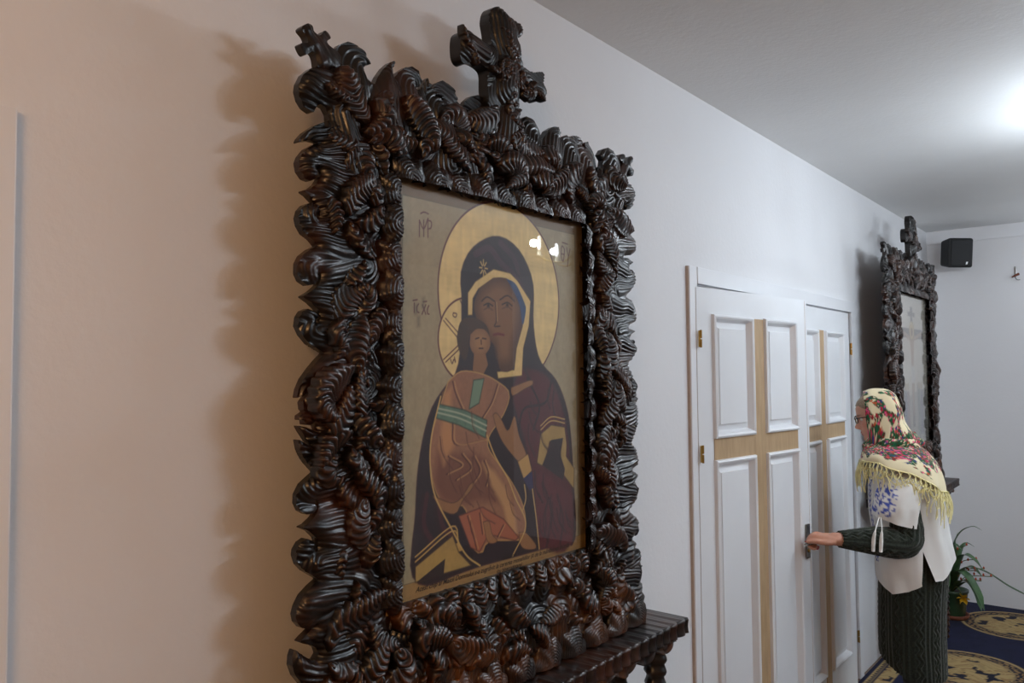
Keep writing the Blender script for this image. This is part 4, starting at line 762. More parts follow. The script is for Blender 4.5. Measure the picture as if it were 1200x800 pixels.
PAINT_LINES = {
'l1': [(-0.2247,0.6626),(-0.2522,0.5819),(-0.257,0.5199),(-0.2424,0.453),(-0.19,0.3732),(-0.1478,0.3149),(-0.1017,0.2829)],
'l2': [(-0.0749,0.5707),(-0.0472,0.5211),(-0.0014,0.4651),(0.0257,0.4167),(0.0647,0.3479),(0.0126,0.2829)],
'l3': [(0.0604,0.4444),(0.0657,0.4118),(0.0537,0.3849)],
'l4': [(0.0919,0.4301),(0.1062,0.3562),(0.117,0.2822)],
'f1': [(-0.2027,0.534),(-0.1604,0.511),(-0.2076,0.4963)],
'f2': [(-0.1602,0.5357),(-0.1313,0.5018),(-0.1798,0.4806)],
'f3': [(-0.1211,0.5272),(-0.1014,0.4923),(-0.1317,0.4624)],
'f4': [(-0.0859,0.5142),(-0.0708,0.4825),(-0.0814,0.4567)],
'f5': [(-0.1882,0.6036),(-0.1791,0.5579),(-0.0802,0.5609)],
'f6': [(-0.1498,0.6213),(-0.1782,0.6679),(-0.1874,0.694)],
'f7': [(-0.0366,0.6854),(-0.0584,0.6447),(-0.0899,0.612)],
'f8': [(-0.1421,0.3983),(-0.1229,0.3497),(-0.1133,0.3219)],
'f9': [(-0.1024,0.3994),(-0.0928,0.3515)],
'f10': [(-0.0192,0.3605),(-0.041,0.3365)],
'v1': [(-0.0216,1.0176),(0.0298,0.9838),(0.061,0.9196),(0.0819,0.8533)],
'v2': [(-0.11,0.9813),(-0.0617,0.9997),(-0.0222,0.9717),(0.0398,0.938)],
'r1': [(0.076,0.6983),(0.1229,0.6316),(0.0978,0.5743)],
'r2': [(0.1739,0.69),(0.1477,0.6382),(0.0632,0.6265),(0.0394,0.5776)],
'r3': [(0.1319,0.4402),(0.1679,0.3695),(0.1476,0.2843)],
'r4': [(0.194,0.4034),(0.2188,0.34),(0.2046,0.2821)],
'r5': [(-0.2791,0.4605),(-0.288,0.4006),(-0.2624,0.3598)],
'r6': [(-0.2443,0.4314),(-0.2312,0.3859),(-0.1994,0.362)],
'brow1': [(-0.0903,0.8757),(-0.0709,0.8866),(-0.0454,0.8787)],
'brow2': [(-0.0253,0.8833),(0.0024,0.8951),(0.0284,0.8837)],
'nose': [(-0.0415,0.8757),(-0.039,0.8339),(-0.0461,0.8207),(-0.0261,0.8215)],
'mouth': [(-0.0493,0.8),(-0.0324,0.8032),(-0.0122,0.8013)],
'eye1': [(-0.0827,0.8667),(-0.0671,0.8721),(-0.0515,0.8673)],
'eye2': [(-0.0173,0.8728),(0.0022,0.8786),(0.0198,0.8718)],
'ce1': [(-0.112,0.7891),(-0.1007,0.792)],
'ce2': [(-0.0883,0.7911),(-0.0758,0.7902)],
'cm': [(-0.1,0.7681),(-0.0867,0.7684)],
'cn': [(-0.0931,0.7872),(-0.0923,0.7777)],
'mr1': [(-0.2859,1.0322),(-0.2861,0.998)],
'mr2': [(-0.2734,1.0341),(-0.2736,0.9997)],
'mr3': [(-0.2608,1.0396),(-0.261,0.9995)],
'mr4': [(-0.2859,1.0322),(-0.2735,1.016),(-0.2608,1.0396)],
'mr5': [(-0.2608,1.0359),(-0.2506,1.0338),(-0.252,1.0208),(-0.2609,1.0177)],
'mr6': [(-0.2821,1.0472),(-0.272,1.0515),(-0.2594,1.0498)],
'ic1': [(-0.3015,0.8574),(-0.3016,0.838)],
'ic2': [(-0.2893,0.8564),(-0.2942,0.849),(-0.293,0.8402),(-0.2881,0.8387)],
'ic3': [(-0.3051,0.8625),(-0.2929,0.8651)],
'xc1': [(-0.2782,0.8554),(-0.2683,0.8362)],
'xc2': [(-0.2682,0.856),(-0.2795,0.8356)],
'xc3': [(-0.2593,0.8548),(-0.2632,0.8473),(-0.2632,0.8383),(-0.2587,0.8368)],
'xc4': [(-0.2756,0.8618),(-0.2656,0.8634)],
'th1': [(0.229,1.0411),(0.2384,1.031),(0.232,1.0013),(0.2228,1.0136),(0.2251,1.0361),(0.229,1.0411)],
'th2': [(0.2229,1.0203),(0.2362,1.0196)],
'th3': [(0.2482,1.0389),(0.2555,1.0173),(0.2636,1.0363)],
'th4': [(0.2555,1.0173),(0.251,0.9899)],
'th5': [(0.2292,1.05),(0.2522,1.0484)],
'ch1': [(-0.2147,0.8254),(-0.1687,0.788)],
'ch2': [(-0.2086,0.8305),(-0.1624,0.7961)],
'ch3': [(-0.2153,0.7418),(-0.1652,0.7759)],
'ch4': [(-0.2094,0.7359),(-0.1617,0.768)],
'om': [(-0.1842,0.8438),(-0.1736,0.842),(-0.1772,0.8345),(-0.1851,0.8377),(-0.1842,0.8438)],
'om2': [(-0.1937,0.7421),(-0.1886,0.7331),(-0.1832,0.7422),(-0.178,0.7362),(-0.1814,0.747)],
'ch5': [(-0.1617,0.8721),(-0.1393,0.8383)]}
HALO_BIG, HALO_SMALL = (-0.0105, 0.8928, 0.2208), (-0.1375, 0.7855, 0.094)

# ---------------------------------------------------------------- painted panels (flat art, painted point by point)
class Canvas:
    def __init__(s, a0, a1, z0, z1, cell, base):
        s.na = int((a1-a0)/cell)+1; s.nz = int((z1-z0)/cell)+1
        s.a = np.linspace(a0, a1, s.na); s.z = np.linspace(z0, z1, s.nz); s.cell = cell
        s.A, s.Z = np.meshgrid(s.a, s.z, indexing='ij'); s.c = np.zeros((s.na, s.nz, 3)); s.c[:] = base
    def box(s, lo, hi):
        i0 = max(0, int(np.searchsorted(s.a, lo[0]))-2); i1 = min(s.na, int(np.searchsorted(s.a, hi[0]))+2)
        j0 = max(0, int(np.searchsorted(s.z, lo[1]))-2); j1 = min(s.nz, int(np.searchsorted(s.z, hi[1]))+2)
        return i0, i1, j0, j1
    def lay(s, b, m, col):
        i0, i1, j0, j1 = b; col = np.asarray(col, float)
        s.c[i0:i1, j0:j1] = s.c[i0:i1, j0:j1]*(1-m[..., None])+col*m[..., None]
    def area(s, poly, col, soft=None, alpha=1.0, edge=None, mottle=0.0, grad=None):
        p = np.asarray(poly, float); w = soft or s.cell
        b = s.box(p.min(0)-w*2, p.max(0)+w*2); i0, i1, j0, j1 = b
        if i1 <= i0 or j1 <= j0: return
        P = np.stack([s.A[i0:i1, j0:j1].ravel(), s.Z[i0:i1, j0:j1].ravel()], 1)
        d = sdf(P, p).reshape(i1-i0, j1-j0)
        m = np.clip(0.5-d/w, 0, 1)*alpha
        c = np.broadcast_to(np.asarray(col, float), d.shape+(3,)).copy()
        if grad is not None:
            g, g0, g1 = grad; t = np.clip((P[:, 1].reshape(d.shape)-g0)/(g1-g0), 0, 1)[..., None]; c = c*(1-t)+np.asarray(g)*t
        if mottle: c *= (1+mottle*vnoise(P[:, 0]*60, P[:, 1]*25, 3).reshape(d.shape)+mottle*vnoise(P[:, 0]*170, P[:, 1]*150, 4).reshape(d.shape))[..., None]
        s.lay(b, m, c)
        if edge is not None:
            s.lay(b, np.clip(1.0-np.abs(d)/(edge[1])*1.0, 0, 1)*0.9, edge[0])
    def line(s, pts, col, w, alpha=1.0, smooth=True):
        p = smoothpath(pts, 6*len(pts)) if smooth and len(pts) > 2 else np.asarray(pts, float)
        b = s.box(p.min(0)-w*2, p.max(0)+w*2); i0, i1, j0, j1 = b
        if i1 <= i0 or j1 <= j0: return
        A, Z = s.A[i0:i1, j0:j1], s.Z[i0:i1, j0:j1]; d = np.full(A.shape, 9.0)
        for q, r in zip(p[:-1], p[1:]):
            e = r-q; t = np.clip(((A-q[0])*e[0]+(Z-q[1])*e[1])/(e@e+1e-12), 0, 1)
            d = np.minimum(d, np.hypot(A-q[0]-t*e[0], Z-q[1]-t*e[1]))
        s.lay(b, np.clip((w*0.5-d)/s.cell+0.5, 0, 1)*alpha, col)
    def disc(s, c, r, col, edge=None, mottle=0.0, ring=None):
        b = s.box((c[0]-r*1.1, c[1]-r*1.1), (c[0]+r*1.1, c[1]+r*1.1)); i0, i1, j0, j1 = b
        A, Z = s.A[i0:i1, j0:j1], s.Z[i0:i1, j0:j1]; d = np.hypot(A-c[0], Z-c[1])-r
        cc = np.broadcast_to(np.asarray(col, float), d.shape+(3,)).copy()
        if mottle: cc *= (1+mottle*vnoise(A*16, Z*40, 8)+mottle*0.8*vnoise(A*120, Z*35, 9)+mottle*0.5*vnoise(A*40, Z*200, 6))[..., None]
        s.lay(b, np.clip(0.5-d/s.cell, 0, 1), cc)
        if edge is not None: s.lay(b, np.clip((edge[1]*0.5-np.abs(d))/s.cell+0.5, 0, 1), edge[0])
    def build(s, name, x, mat, parent, **k):
        V = np.stack([np.full(s.A.shape, x), s.A, s.Z], -1).reshape(-1, 3)
        return link(name, mesh(name, V, [grid_faces(s.na, s.nz)], False, col=np.clip(s.c, 0, 1).reshape(-1, 3)), mat, parent, **k)
def rgb(r, g, b): return np.array(lin(r, g, b)[:3])
def paint_mat(name, rough=0.5):
    t = NT(name); a = t.n('ShaderNodeVertexColor'); a.layer_name = 'paint'; t.set(a.outputs['Color'], rough); return t.m
M['paint'] = paint_mat('tempera_paint', 0.55)
cv = Canvas(OA0-0.015, OA1+0.015, OZ0-0.015, OZ1+0.015, 0.0016, rgb(128, 106, 76))
PA, PL = dict(PAINT_AREAS), PAINT_LINES
for _n in ('face', 'cap', 'cface', 'chair_', 'crobe', 'hand1', 'hand2', 'foot1', 'foot2', 'chand', 'crobe_s', 'robe'): PA[_n] = [tuple(q) for q in smoothpath(list(PA[_n])+[PA[_n][0]], 4*len(PA[_n]))[:-1]]
PA['veil'] = [tuple(q) for q in smoothpath(PA['veil'], 90)]
# mat board, painted field, gold
MX0, MX1, MZ0, MZ1 = -0.334, 0.285, 0.288, 1.078
cv.area([(OA0-0.02, OZ0-0.02), (OA1+0.02, OZ0-0.02), (OA1+0.02, MZ0), (OA0-0.02, MZ0)], rgb(158, 124, 74), mottle=0.06)
cv.area([(MX0, MZ0), (MX1, MZ0), (MX1, MZ1), (MX0, MZ1)], rgb(166, 152, 120), mottle=0.07, edge=(rgb(96, 92, 72), 0.0016))
GOLD, GOLD2, LINE = rgb(230, 204, 140), rgb(200, 160, 88), rgb(92, 44, 48)
cv.disc(HALO_BIG[:2], HALO_BIG[2], GOLD, (LINE, 0.0045), 0.10)
cv.disc(HALO_SMALL[:2], HALO_SMALL[2], GOLD, (LINE, 0.0045), 0.10)
for k in ('ch1', 'ch2', 'ch3', 'ch4', 'ch5', 'om', 'om2'): cv.line(PL[k], LINE, 0.0030)
DK = rgb(40, 24, 32)
cv.area(PA['veil'], DK, mottle=0.10, edge=(rgb(66, 30, 40), 0.003))
cv.area(PA['robe'], rgb(84, 26, 32), mottle=0.12, soft=0.012)
for k in ('v1', 'v2'): cv.line(PL[k], rgb(88, 48, 62), 0.016, 0.55)
for k in ('r1', 'r2'): cv.line(PL[k], rgb(28, 14, 20), 0.007, 0.9)
cv.area(PA['sleeve'], rgb(92, 30, 36), mottle=0.1, soft=0.008)
for k in ('r3', 'r4', 'r5', 'r6'): cv.line(PL[k], rgb(46, 18, 26), 0.010, 0.7)
for k in ('r5', 'r6'): cv.line([(a+0.012, z) for a, z in PL[k]], rgb(88, 30, 38), 0.012, 0.5)
_r = random.Random(3)
def folds(key, n, colr, w, ang):
    p = np.array(PA[key]); lo, hi = p.min(0), p.max(0)
    for _ in range(n*6):
        if n <= 0: break
        c = np.array([_r.uniform(lo[0], hi[0]), _r.uniform(lo[1], hi[1])]); L_ = _r.uniform(0.02, 0.05); a_ = ang+_r.uniform(-0.35, 0.35)
        q = [c+L_*t_*np.array([math.cos(a_+0.25*t_), math.sin(a_+0.25*t_)]) for t_ in (-1, 0, 1)]
        if (sdf(np.array(q), p) < -0.008).all():
            cv.line(q, colr, w, 0.75); cv.line([(x_+0.0055, z_) for x_, z_ in q], colr*1.9+0.01, w*0.8, 0.35); n -= 1
folds('veil', 14, rgb(24, 14, 20), 0.005, -1.25);
cv.area(PA['trim'], rgb(224, 194, 126), mottle=0.06, edge=(rgb(120, 86, 40), 0.002))
SK, SKD, SKL = rgb(140, 98, 62), rgb(88, 56, 36), rgb(186, 140, 92)
cv.area(PA['face'], SKD, mottle=0.06)
_c = np.mean(PA['face'], 0)
cv.area([(a*0.78+_c[0]*0.22-0.004, z*0.80+(_c[1]+0.02)*0.20) for a, z in PA['face']], SK, soft=0.03, alpha=0.85)
cv.area(PA['cap'], rgb(44, 70, 112), mottle=0.1)
for k in ('brow1', 'brow2'): cv.line(PL[k], rgb(58, 36, 26), 0.004)
for k in ('eye1', 'eye2'):
    cv.line(PL[k], rgb(44, 28, 22), 0.0038); m_ = np.mean(PL[k], 0); cv.disc((m_[0], m_[1]-0.003), 0.0052, rgb(52, 32, 22)); cv.line([(a, z-0.010) for a, z in PL[k]], rgb(100, 68, 44), 0.003)
cv.line(PL['nose'], rgb(62, 38, 28), 0.0036); cv.line([(a+0.004, z) for a, z in PL['nose'][:2]], SKL, 0.004, 0.7)
cv.line(PL['mouth'], rgb(112, 44, 40), 0.006)
# child
cv.area(PA['cneck'], SK, mottle=0.05)
CR = rgb(152, 106, 78)
cv.area(PA['crobe'], CR, mottle=0.08, edge=(rgb(196, 154, 92), 0.0026))
cv.area(PA['crobe_s'], rgb(112, 66, 50), soft=0.02, alpha=0.8); cv.area(PA['crobe_l'], rgb(196, 142, 92), soft=0.016, alpha=0.8); cv.area(PA['crobe_l2'], rgb(204, 158, 104), soft=0.014, alpha=0.75)
cv.area(PA['hem'], rgb(166, 96, 68), edge=(rgb(92, 44, 36), 0.003))
for k in ('f1', 'f2', 'f3', 'f4', 'f5', 'f6', 'f7', 'f8', 'f9', 'f10'):
    cv.line(PL[k], rgb(84, 46, 36), 0.0042, 0.9); cv.line([(a+0.006, z) for a, z in PL[k]], rgb(198, 148, 98), 0.004, 0.6)
cv.area(PA['sash'], rgb(92, 124, 104), edge=(rgb(44, 62, 54), 0.003), mottle=0.15); cv.area(PA['clavus'], rgb(116, 144, 120), edge=(rgb(50, 70, 60), 0.003))
_s = PA['sash']; 
for f in (0.3, 0.6): cv.line([tuple(np.array(_s[0])*(1-f)+np.array(_s[5])*f), tuple(np.array(_s[1])*(1-f)+np.array(_s[4])*f), tuple(np.array(_s[2])*(1-f)+np.array(_s[3])*f)], rgb(176, 186, 160), 0.004, 0.8)
cv.area(PA['chair_'], rgb(66, 44, 30), mottle=0.12)
cv.area(PA['cface'], SK, mottle=0.05); _k = np.mean(PA['cface'], 0)
cv.area([(a*0.6+_k[0]*0.4, z*0.6+_k[1]*0.4) for a, z in PA['cface']], SKL, soft=0.02, alpha=0.5)
for k in ('ce1', 'ce2', 'cm', 'cn'): cv.line(PL[k], rgb(54, 32, 24), 0.0036)
for k in ('foot1', 'foot2', 'hand1', 'hand2', 'chand'): cv.area(PA[k], rgb(152, 108, 68), mottle=0.05, edge=(rgb(76, 46, 32), 0.002))
cv.area(PA['cuff1'], rgb(190, 150, 84), edge=(rgb(98, 64, 34), 0.002)); cv.area(PA['cuff1b'], rgb(46, 44, 88)); cv.area(PA['cuff2'], rgb(190, 150, 84))
for a_, b_ in (('gold_r', 'gold_ri'), ('gold_l', 'gold_li')):
    cv.area(PA[a_], rgb(172, 142, 80), mottle=0.08, edge=(rgb(60, 40, 28), 0.003)); cv.area(PA[b_], rgb(44, 30, 34), mottle=0.1)
    for o in (0.010, 0.020): cv.line([(a, z+o) for a, z in PA[a_][:3]], rgb(196, 160, 90), 0.003)
folds('crobe', 16, rgb(96, 58, 44), 0.0034, -1.0); folds('robe', 12, rgb(44, 14, 20), 0.005, -1.2); folds('sleeve', 8, rgb(44, 16, 22), 0.005, -1.4); folds('hem', 5, rgb(84, 40, 34), 0.003, -1.3)
for k in ('l1', 'l2', 'l3', 'l4'): cv.line(PL[k], rgb(204, 168, 100), 0.0036)
# star on the veil
_s0 = (-0.083, 0.952)
for k in range(8): cv.line([(_s0[0]+0.005*math.cos(k*PI/4), _s0[1]+0.007*math.sin(k*PI/4)), (_s0[0]+0.014*math.cos(k*PI/4), _s0[1]+0.019*math.sin(k*PI/4))], rgb(206, 172, 104), 0.003)
for k in PL:
    if k[:2] in ('mr', 'ic', 'xc', 'th'): cv.line(PL[k], LINE, 0.0032)
for (a, z) in ((-0.297, 0.845), (-0.276, 0.86), (-0.29, 0.82)): cv.area([(a-0.004, z-0.012), (a+0.004, z-0.01), (a+0.005, z+0.012), (a-0.003, z+0.01)], rgb(84, 78, 66), soft=0.008, alpha=0.6)
pp = cv.build('painted_panel', 0.134, M['paint'], fr, label='painted panel of a haloed veiled mother with a child')
M['ink'] = m_plain('inscription_ink', (38, 28, 18), 0.7)
def text(name, s, size, loc, parent, mat, shear=0.0, rot=None, ext=0.0, align='CENTER'):
    cu = bpy.data.curves.new(name, 'FONT'); cu.body = s; cu.size = size; cu.shear = shear; cu.align_x = align; cu.extrude = ext; cu.offset = 0.0002
    tmp = bpy.data.objects.new('tmp', cu); COL.objects.link(tmp)
    dg = bpy.context.evaluated_depsgraph_get(); me = bpy.data.meshes.new_from_object(tmp.evaluated_get(dg)); me.materials.clear(); me.materials.append(mat)
    bpy.data.objects.remove(tmp)
    o = bpy.data.objects.new(name, me); COL.objects.link(o); o.parent = parent; o.location = loc
    o.rotation_euler = rot or (R(90), 0, R(90)); return o
text('inscription', 'Donatori', 0.0130, (0.1346, 0.0, 0.281), pp, M['ink'], 0.45)
text('inscription', 'Acest chip al Maicii Domnului s-a zugrăvit la cererea monahiilor și de la mănăstirea Bistrița', 0.0146, (0.1346, -0.03, 0.2665), pp, M['ink'], 0.45)
text('inscription', '(cu binecuvântare)', 0.0125, (0.1346, 0.0, 0.2545), pp, M['ink'], 0.45)

# ---------------------------------------------------------------- second icon frame and table by the far corner (copies)
def copy_tree(o, parent=None, skip=()):
    c = o.copy(); COL.objects.link(c); c.parent = parent
    for ch in list(o.children):
        if ch.name.split('.')[0] in skip: continue
        copy_tree(ch, c, skip)
    return c
F2Y, F2X = 5.305, 0.035
fr2 = copy_tree(fr, None, ('painted_panel', 'inscription'))
fr2.location = (F2X, F2Y, FZ+0.0095); fr2.scale = (1.0, 1.085, 1.05)
fr2['label'] = 'far dark carved wooden icon frame on the wall beyond the double door'
c2 = Canvas(OA0-0.015, OA1+0.015, OZ0-0.015, OZ1+0.015, 0.0030, rgb(214, 206, 192))
def tri(p, col, **k): c2.area(p, col, **k)
# pale crucifix panel: grey cross, pale figure, hills and small mourners
c2.area([(OA0-.02, OZ0-.02), (OA1+.02, OZ0-.02), (OA1+.02, 0.52), (0.1, 0.56), (-0.1, 0.53), (OA0-.02, 0.57)], rgb(176, 172, 160), mottle=0.12)
for x0, x1, z1 in ((-0.30, -0.22, 0.62), (-0.18, -0.12, 0.55), (0.06, 0.13, 0.60), (0.18, 0.27, 0.56)): c2.area([(x0, 0.26), (x1, 0.26), (x1, z1), (x0, z1)], rgb(150, 148, 142), mottle=0.15, soft=0.01)
c2.area([(-0.055, 0.35), (-0.005, 0.35), (-0.005, 1.04), (-0.055, 1.04)], rgb(108, 100, 100), soft=0.006)
c2.area([(-0.29, 0.86), (0.23, 0.86), (0.23, 0.915), (-0.29, 0.915)], rgb(112, 104, 104), soft=0.006)
c2.area([(-0.11, 0.985), (0.05, 0.985), (0.05, 1.01), (-0.11, 1.01)], rgb(120, 108, 104), soft=0.006)
c2.line([(-0.26, 0.895), (-0.12, 0.865), (-0.03, 0.85), (0.06, 0.865), (0.20, 0.895)], rgb(176, 150, 128), 0.026)
c2.area([(-0.075, 0.85), (0.015, 0.85), (-0.005, 0.72), (0.0, 0.64), (-0.06, 0.64), (-0.055, 0.72)], rgb(180, 152, 128), soft=0.008)
c2.area([(-0.068, 0.70), (0.008, 0.70), (0.012, 0.60), (-0.07, 0.60)], rgb(206, 202, 196), soft=0.008)
c2.area([(-0.055, 0.60), (-0.005, 0.60), (-0.018, 0.42), (-0.042, 0.42)], rgb(172, 146, 124), soft=0.008)
c2.disc((-0.03, 0.905), 0.055, rgb(206, 186, 138), (rgb(120, 96, 70), 0.005)); c2.disc((-0.03, 0.895), 0.026, rgb(140, 108, 84))
for x, col in ((-0.20, (120, 120, 138)), (-0.15, (150, 128, 128)), (0.10, (128, 138, 132)), (0.16, (118, 112, 134))):
    c2.area([(x-0.035, 0.30), (x+0.035, 0.30), (x+0.022, 0.56), (x-0.022, 0.56)], rgb(*col), soft=0.012); c2.disc((x, 0.585), 0.022, rgb(188, 168, 136))
c2.build('painted_panel', 0.134, M['paint'], fr2, label='pale painted panel of a cross with small figures')
tab2 = copy_tree(tab); tab2.location = (F2X, F2Y, 0.0095); tab2.scale = (1.05, 0.92, 1.0)
for ch in tab2.children:
    if ch.name.startswith('leg'): ch.location.y = -0.28 if max(c[1] for c in ch.bound_box) > 0 else 0.20
tab2['label'] = 'carved console table under the far icon frame, behind the woman'
# ---------------------------------------------------------------- loudspeaker, wall hook
sp = empty('loudspeaker', (0.205, YF, 2.515), label='small black loudspeaker mounted high in the far corner', cat='speaker')
bm = bmesh.new(); box(bm, -0.03, 0.03, -0.035, 0.0, -0.045, 0.045, 0.004); box(bm, -0.012, 0.012, -0.09, -0.03, -0.012, 0.012)
link('wall_bracket', bm_mesh('bracket', bm), M['trim'], sp, label='pale wall bracket')
def spk(): 
    bm = bmesh.new()
    g = bmesh.ops.create_cube(bm, size=1.0)
    for v in g['verts']:
        fr_ = v.co.y < 0
        v.co = Vector((v.co.x*(0.205 if fr_ else 0.15), v.co.y*0.15, v.co.z*(0.225 if fr_ else 0.19)))
    bmesh.ops.bevel(bm, geom=list(bm.edges), offset=0.022, segments=4, profile=0.6, affect='EDGES'); return bm_mesh('speaker_cabinet', bm, True)
cab = link('cabinet', spk(), M['black'], sp); cab.scale = (0.92, 0.92, 0.95); cab.location = (0.008, -0.155, 0.0); cab.rotation_euler = (R(6), 0, R(44))
gm = NT('speaker_grille'); vv = gm.coord(); wv = gm.n('ShaderNodeTexVoronoi'); wv.inputs['Scale'].default_value = 260; gm.l(vv, wv.inputs['Vector'])
gm.set(gm.ramp(wv.outputs['Distance'], [(0.2, lin(8, 9, 11)), (0.6, lin(18, 19, 22))]), 0.7)
bm = bmesh.new(); box(bm, -0.085, 0.085, -0.082, -0.074, -0.096, 0.096, 0.005); gr = link('grille', bm_mesh('grille', bm), gm.m, cab)
bm = bmesh.new()
vs = [bm.verts.new(p) for p in ((0.034, -0.083, -0.088), (0.048, -0.083, -0.086), (0.052, -0.083, -0.066), (0.038, -0.083, -0.068))]; bm.faces.new(vs)
g = bmesh.ops.extrude_face_region(bm, geom=list(bm.faces)); bmesh.ops.translate(bm, vec=(0, -0.0012, 0), verts=[e for e in g['geom'] if isinstance(e, bmesh.types.BMVert)])
link('badge', bm_mesh('badge', bm), M['trim'], cab, label='small white badge')
hk = empty('wall_hook', (0.56, YF, 2.34), label='small white wall hook with a red-brown stub on the far wall', cat='hook')
bm = bmesh.new(); box(bm, -0.006, 0.006, -0.006, 0.0, 0.0, 0.062, 0.002); link('hook_plate', bm_mesh('hook_plate', bm), M['steel'], hk)
V, F = tube(smoothpath([(-0.02, -0.012, -0.014), (0.0, -0.02, -0.004), (0.024, -0.02, 0.006)], 12), np.linspace(0.004, 0.010, 12), 10); link('stub', mesh('stub', V, F), m_plain('red_brown_stub', (122, 62, 42), 0.6), hk)
V, F = tube(smoothpath([(0.0, -0.006, 0.0), (0.002, -0.02, -0.02), (0.014, -0.03, -0.036), (0.028, -0.02, -0.036)], 16), 0.0028, 8); link('hook_wire', mesh('hook_wire', V, F), M['steel'], hk)
# ---------------------------------------------------------------- carpet
KX0, KX1, KY0, KY1 = 0.012, 3.4, 3.0, 6.58
cp = Canvas(KX0, KX1, KY0, KY1, 0.0085, rgb(20, 24, 52))
A, Z = cp.A, cp.Z
cp.c *= (1+0.18*vnoise(A*30, Z*30, 2)+0.12*vnoise(A*90, Z*90, 3))[..., None]
GA, GB, NV, BR = rgb(178, 152, 104), rgb(140, 112, 72), rgb(18, 20, 40), rgb(92, 66, 44)
def figure(b, m, seed):
    i0, i1, j0, j1 = b; a, z = A[i0:i1, j0:j1], Z[i0:i1, j0:j1]
    n = vnoise(a*16, z*16, seed)+0.7*vnoise(a*34, z*34, seed+1)
    st = vnoise(a*22+0.9*np.sin(z*30), z*70+3*np.sin(a*24), seed+2)
    col = GA*(0.85+0.25*np.clip(st, -1, 1))[..., None]
    col = np.where((st > 0.35)[..., None], GB, col); col = np.where((n < -0.55)[..., None], NV, col)
    cp.lay(b, m, col)
def medallion(cx, cy, r, seed):
    b = cp.box((cx-r*1.05, cy-r*1.05), (cx+r*1.05, cy+r*1.05)); i0, i1, j0, j1 = b
    if i1 <= i0 or j1 <= j0: return
    a, z = A[i0:i1, j0:j1]-cx, Z[i0:i1, j0:j1]-cy; d = np.hypot(a, z)/r; th = np.arctan2(z, a)
    ms = lambda lo, hi: np.clip((d-lo)*40+0.5, 0, 1)*np.clip((hi-d)*40+0.5, 0, 1)
    cp.lay(b, ms(0.94, 1.0), GA*0.9); cp.lay(b, ms(-1, 0.94), NV)
    leafy = (np.sin(th*22)*np.sin(d*60+2*np.sin(th*11)) > 0.1)
    cp.lay(b, ms(0.76, 0.92)*leafy, GB)
    cp.lay(b, ms(0.72, 0.75), GA*0.8)
    figure(b, ms(-1, 0.72)*(vnoise(a*9, z*9, seed+6) > -0.62), seed)
k = 0
for cx in (0.49, 1.55, 2.6):
    for cy in (6.14, 5.08, 4.0):
        medallion(cx+(0.06 if cy > 6 else -0.06), cy, 0.318, 20+k); k += 1
# edge bands along the wall
X0 = A-KX0
def band(lo, hi): return np.clip((X0-lo)/0.004, 0, 1)*np.clip((hi-X0)/0.004, 0, 1)
full = (0, cp.na, 0, cp.nz)
cp.lay(full, band(-0.1, 0.155)*(Z < 5.25), rgb(20, 24, 52))
key = (np.sin(Z*2*PI/0.032) > 0).astype(float)
mz = (Z < 5.25)
cp.lay(full, band(0.030, 0.052)*mz, GA*0.85); cp.lay(full, band(0.034, 0.048)*key*mz, NV)
cp.lay(full, band(0.058, 0.064)*mz, GA*0.8)
figure(full, band(0.070, 0.150)*mz, 77)
V = np.stack([A, Z, np.full(A.shape, 0.009)], -1)
V[0, :, 2] = V[-1, :, 2] = 0; V[:, 0, 2] = V[:, -1, 2] = 0
t = NT('carpet_pile'); a_ = t.n('ShaderNodeVertexColor'); a_.layer_name = 'paint'; t.set(a_.outputs['Color'], 0.95, sheen=0.05, spec=0.1); t.bump(t.noise(t.coord(), 420, 2), 0.4, 0.003)
cpo = link('carpet', mesh('carpet', V.reshape(-1, 3), [grid_faces(cp.na, cp.nz)], True, col=np.clip(cp.c, 0, 1).reshape(-1, 3)), t.m)
put(cpo, 'navy carpet with round gold figured medallions and a key border', 'carpet')

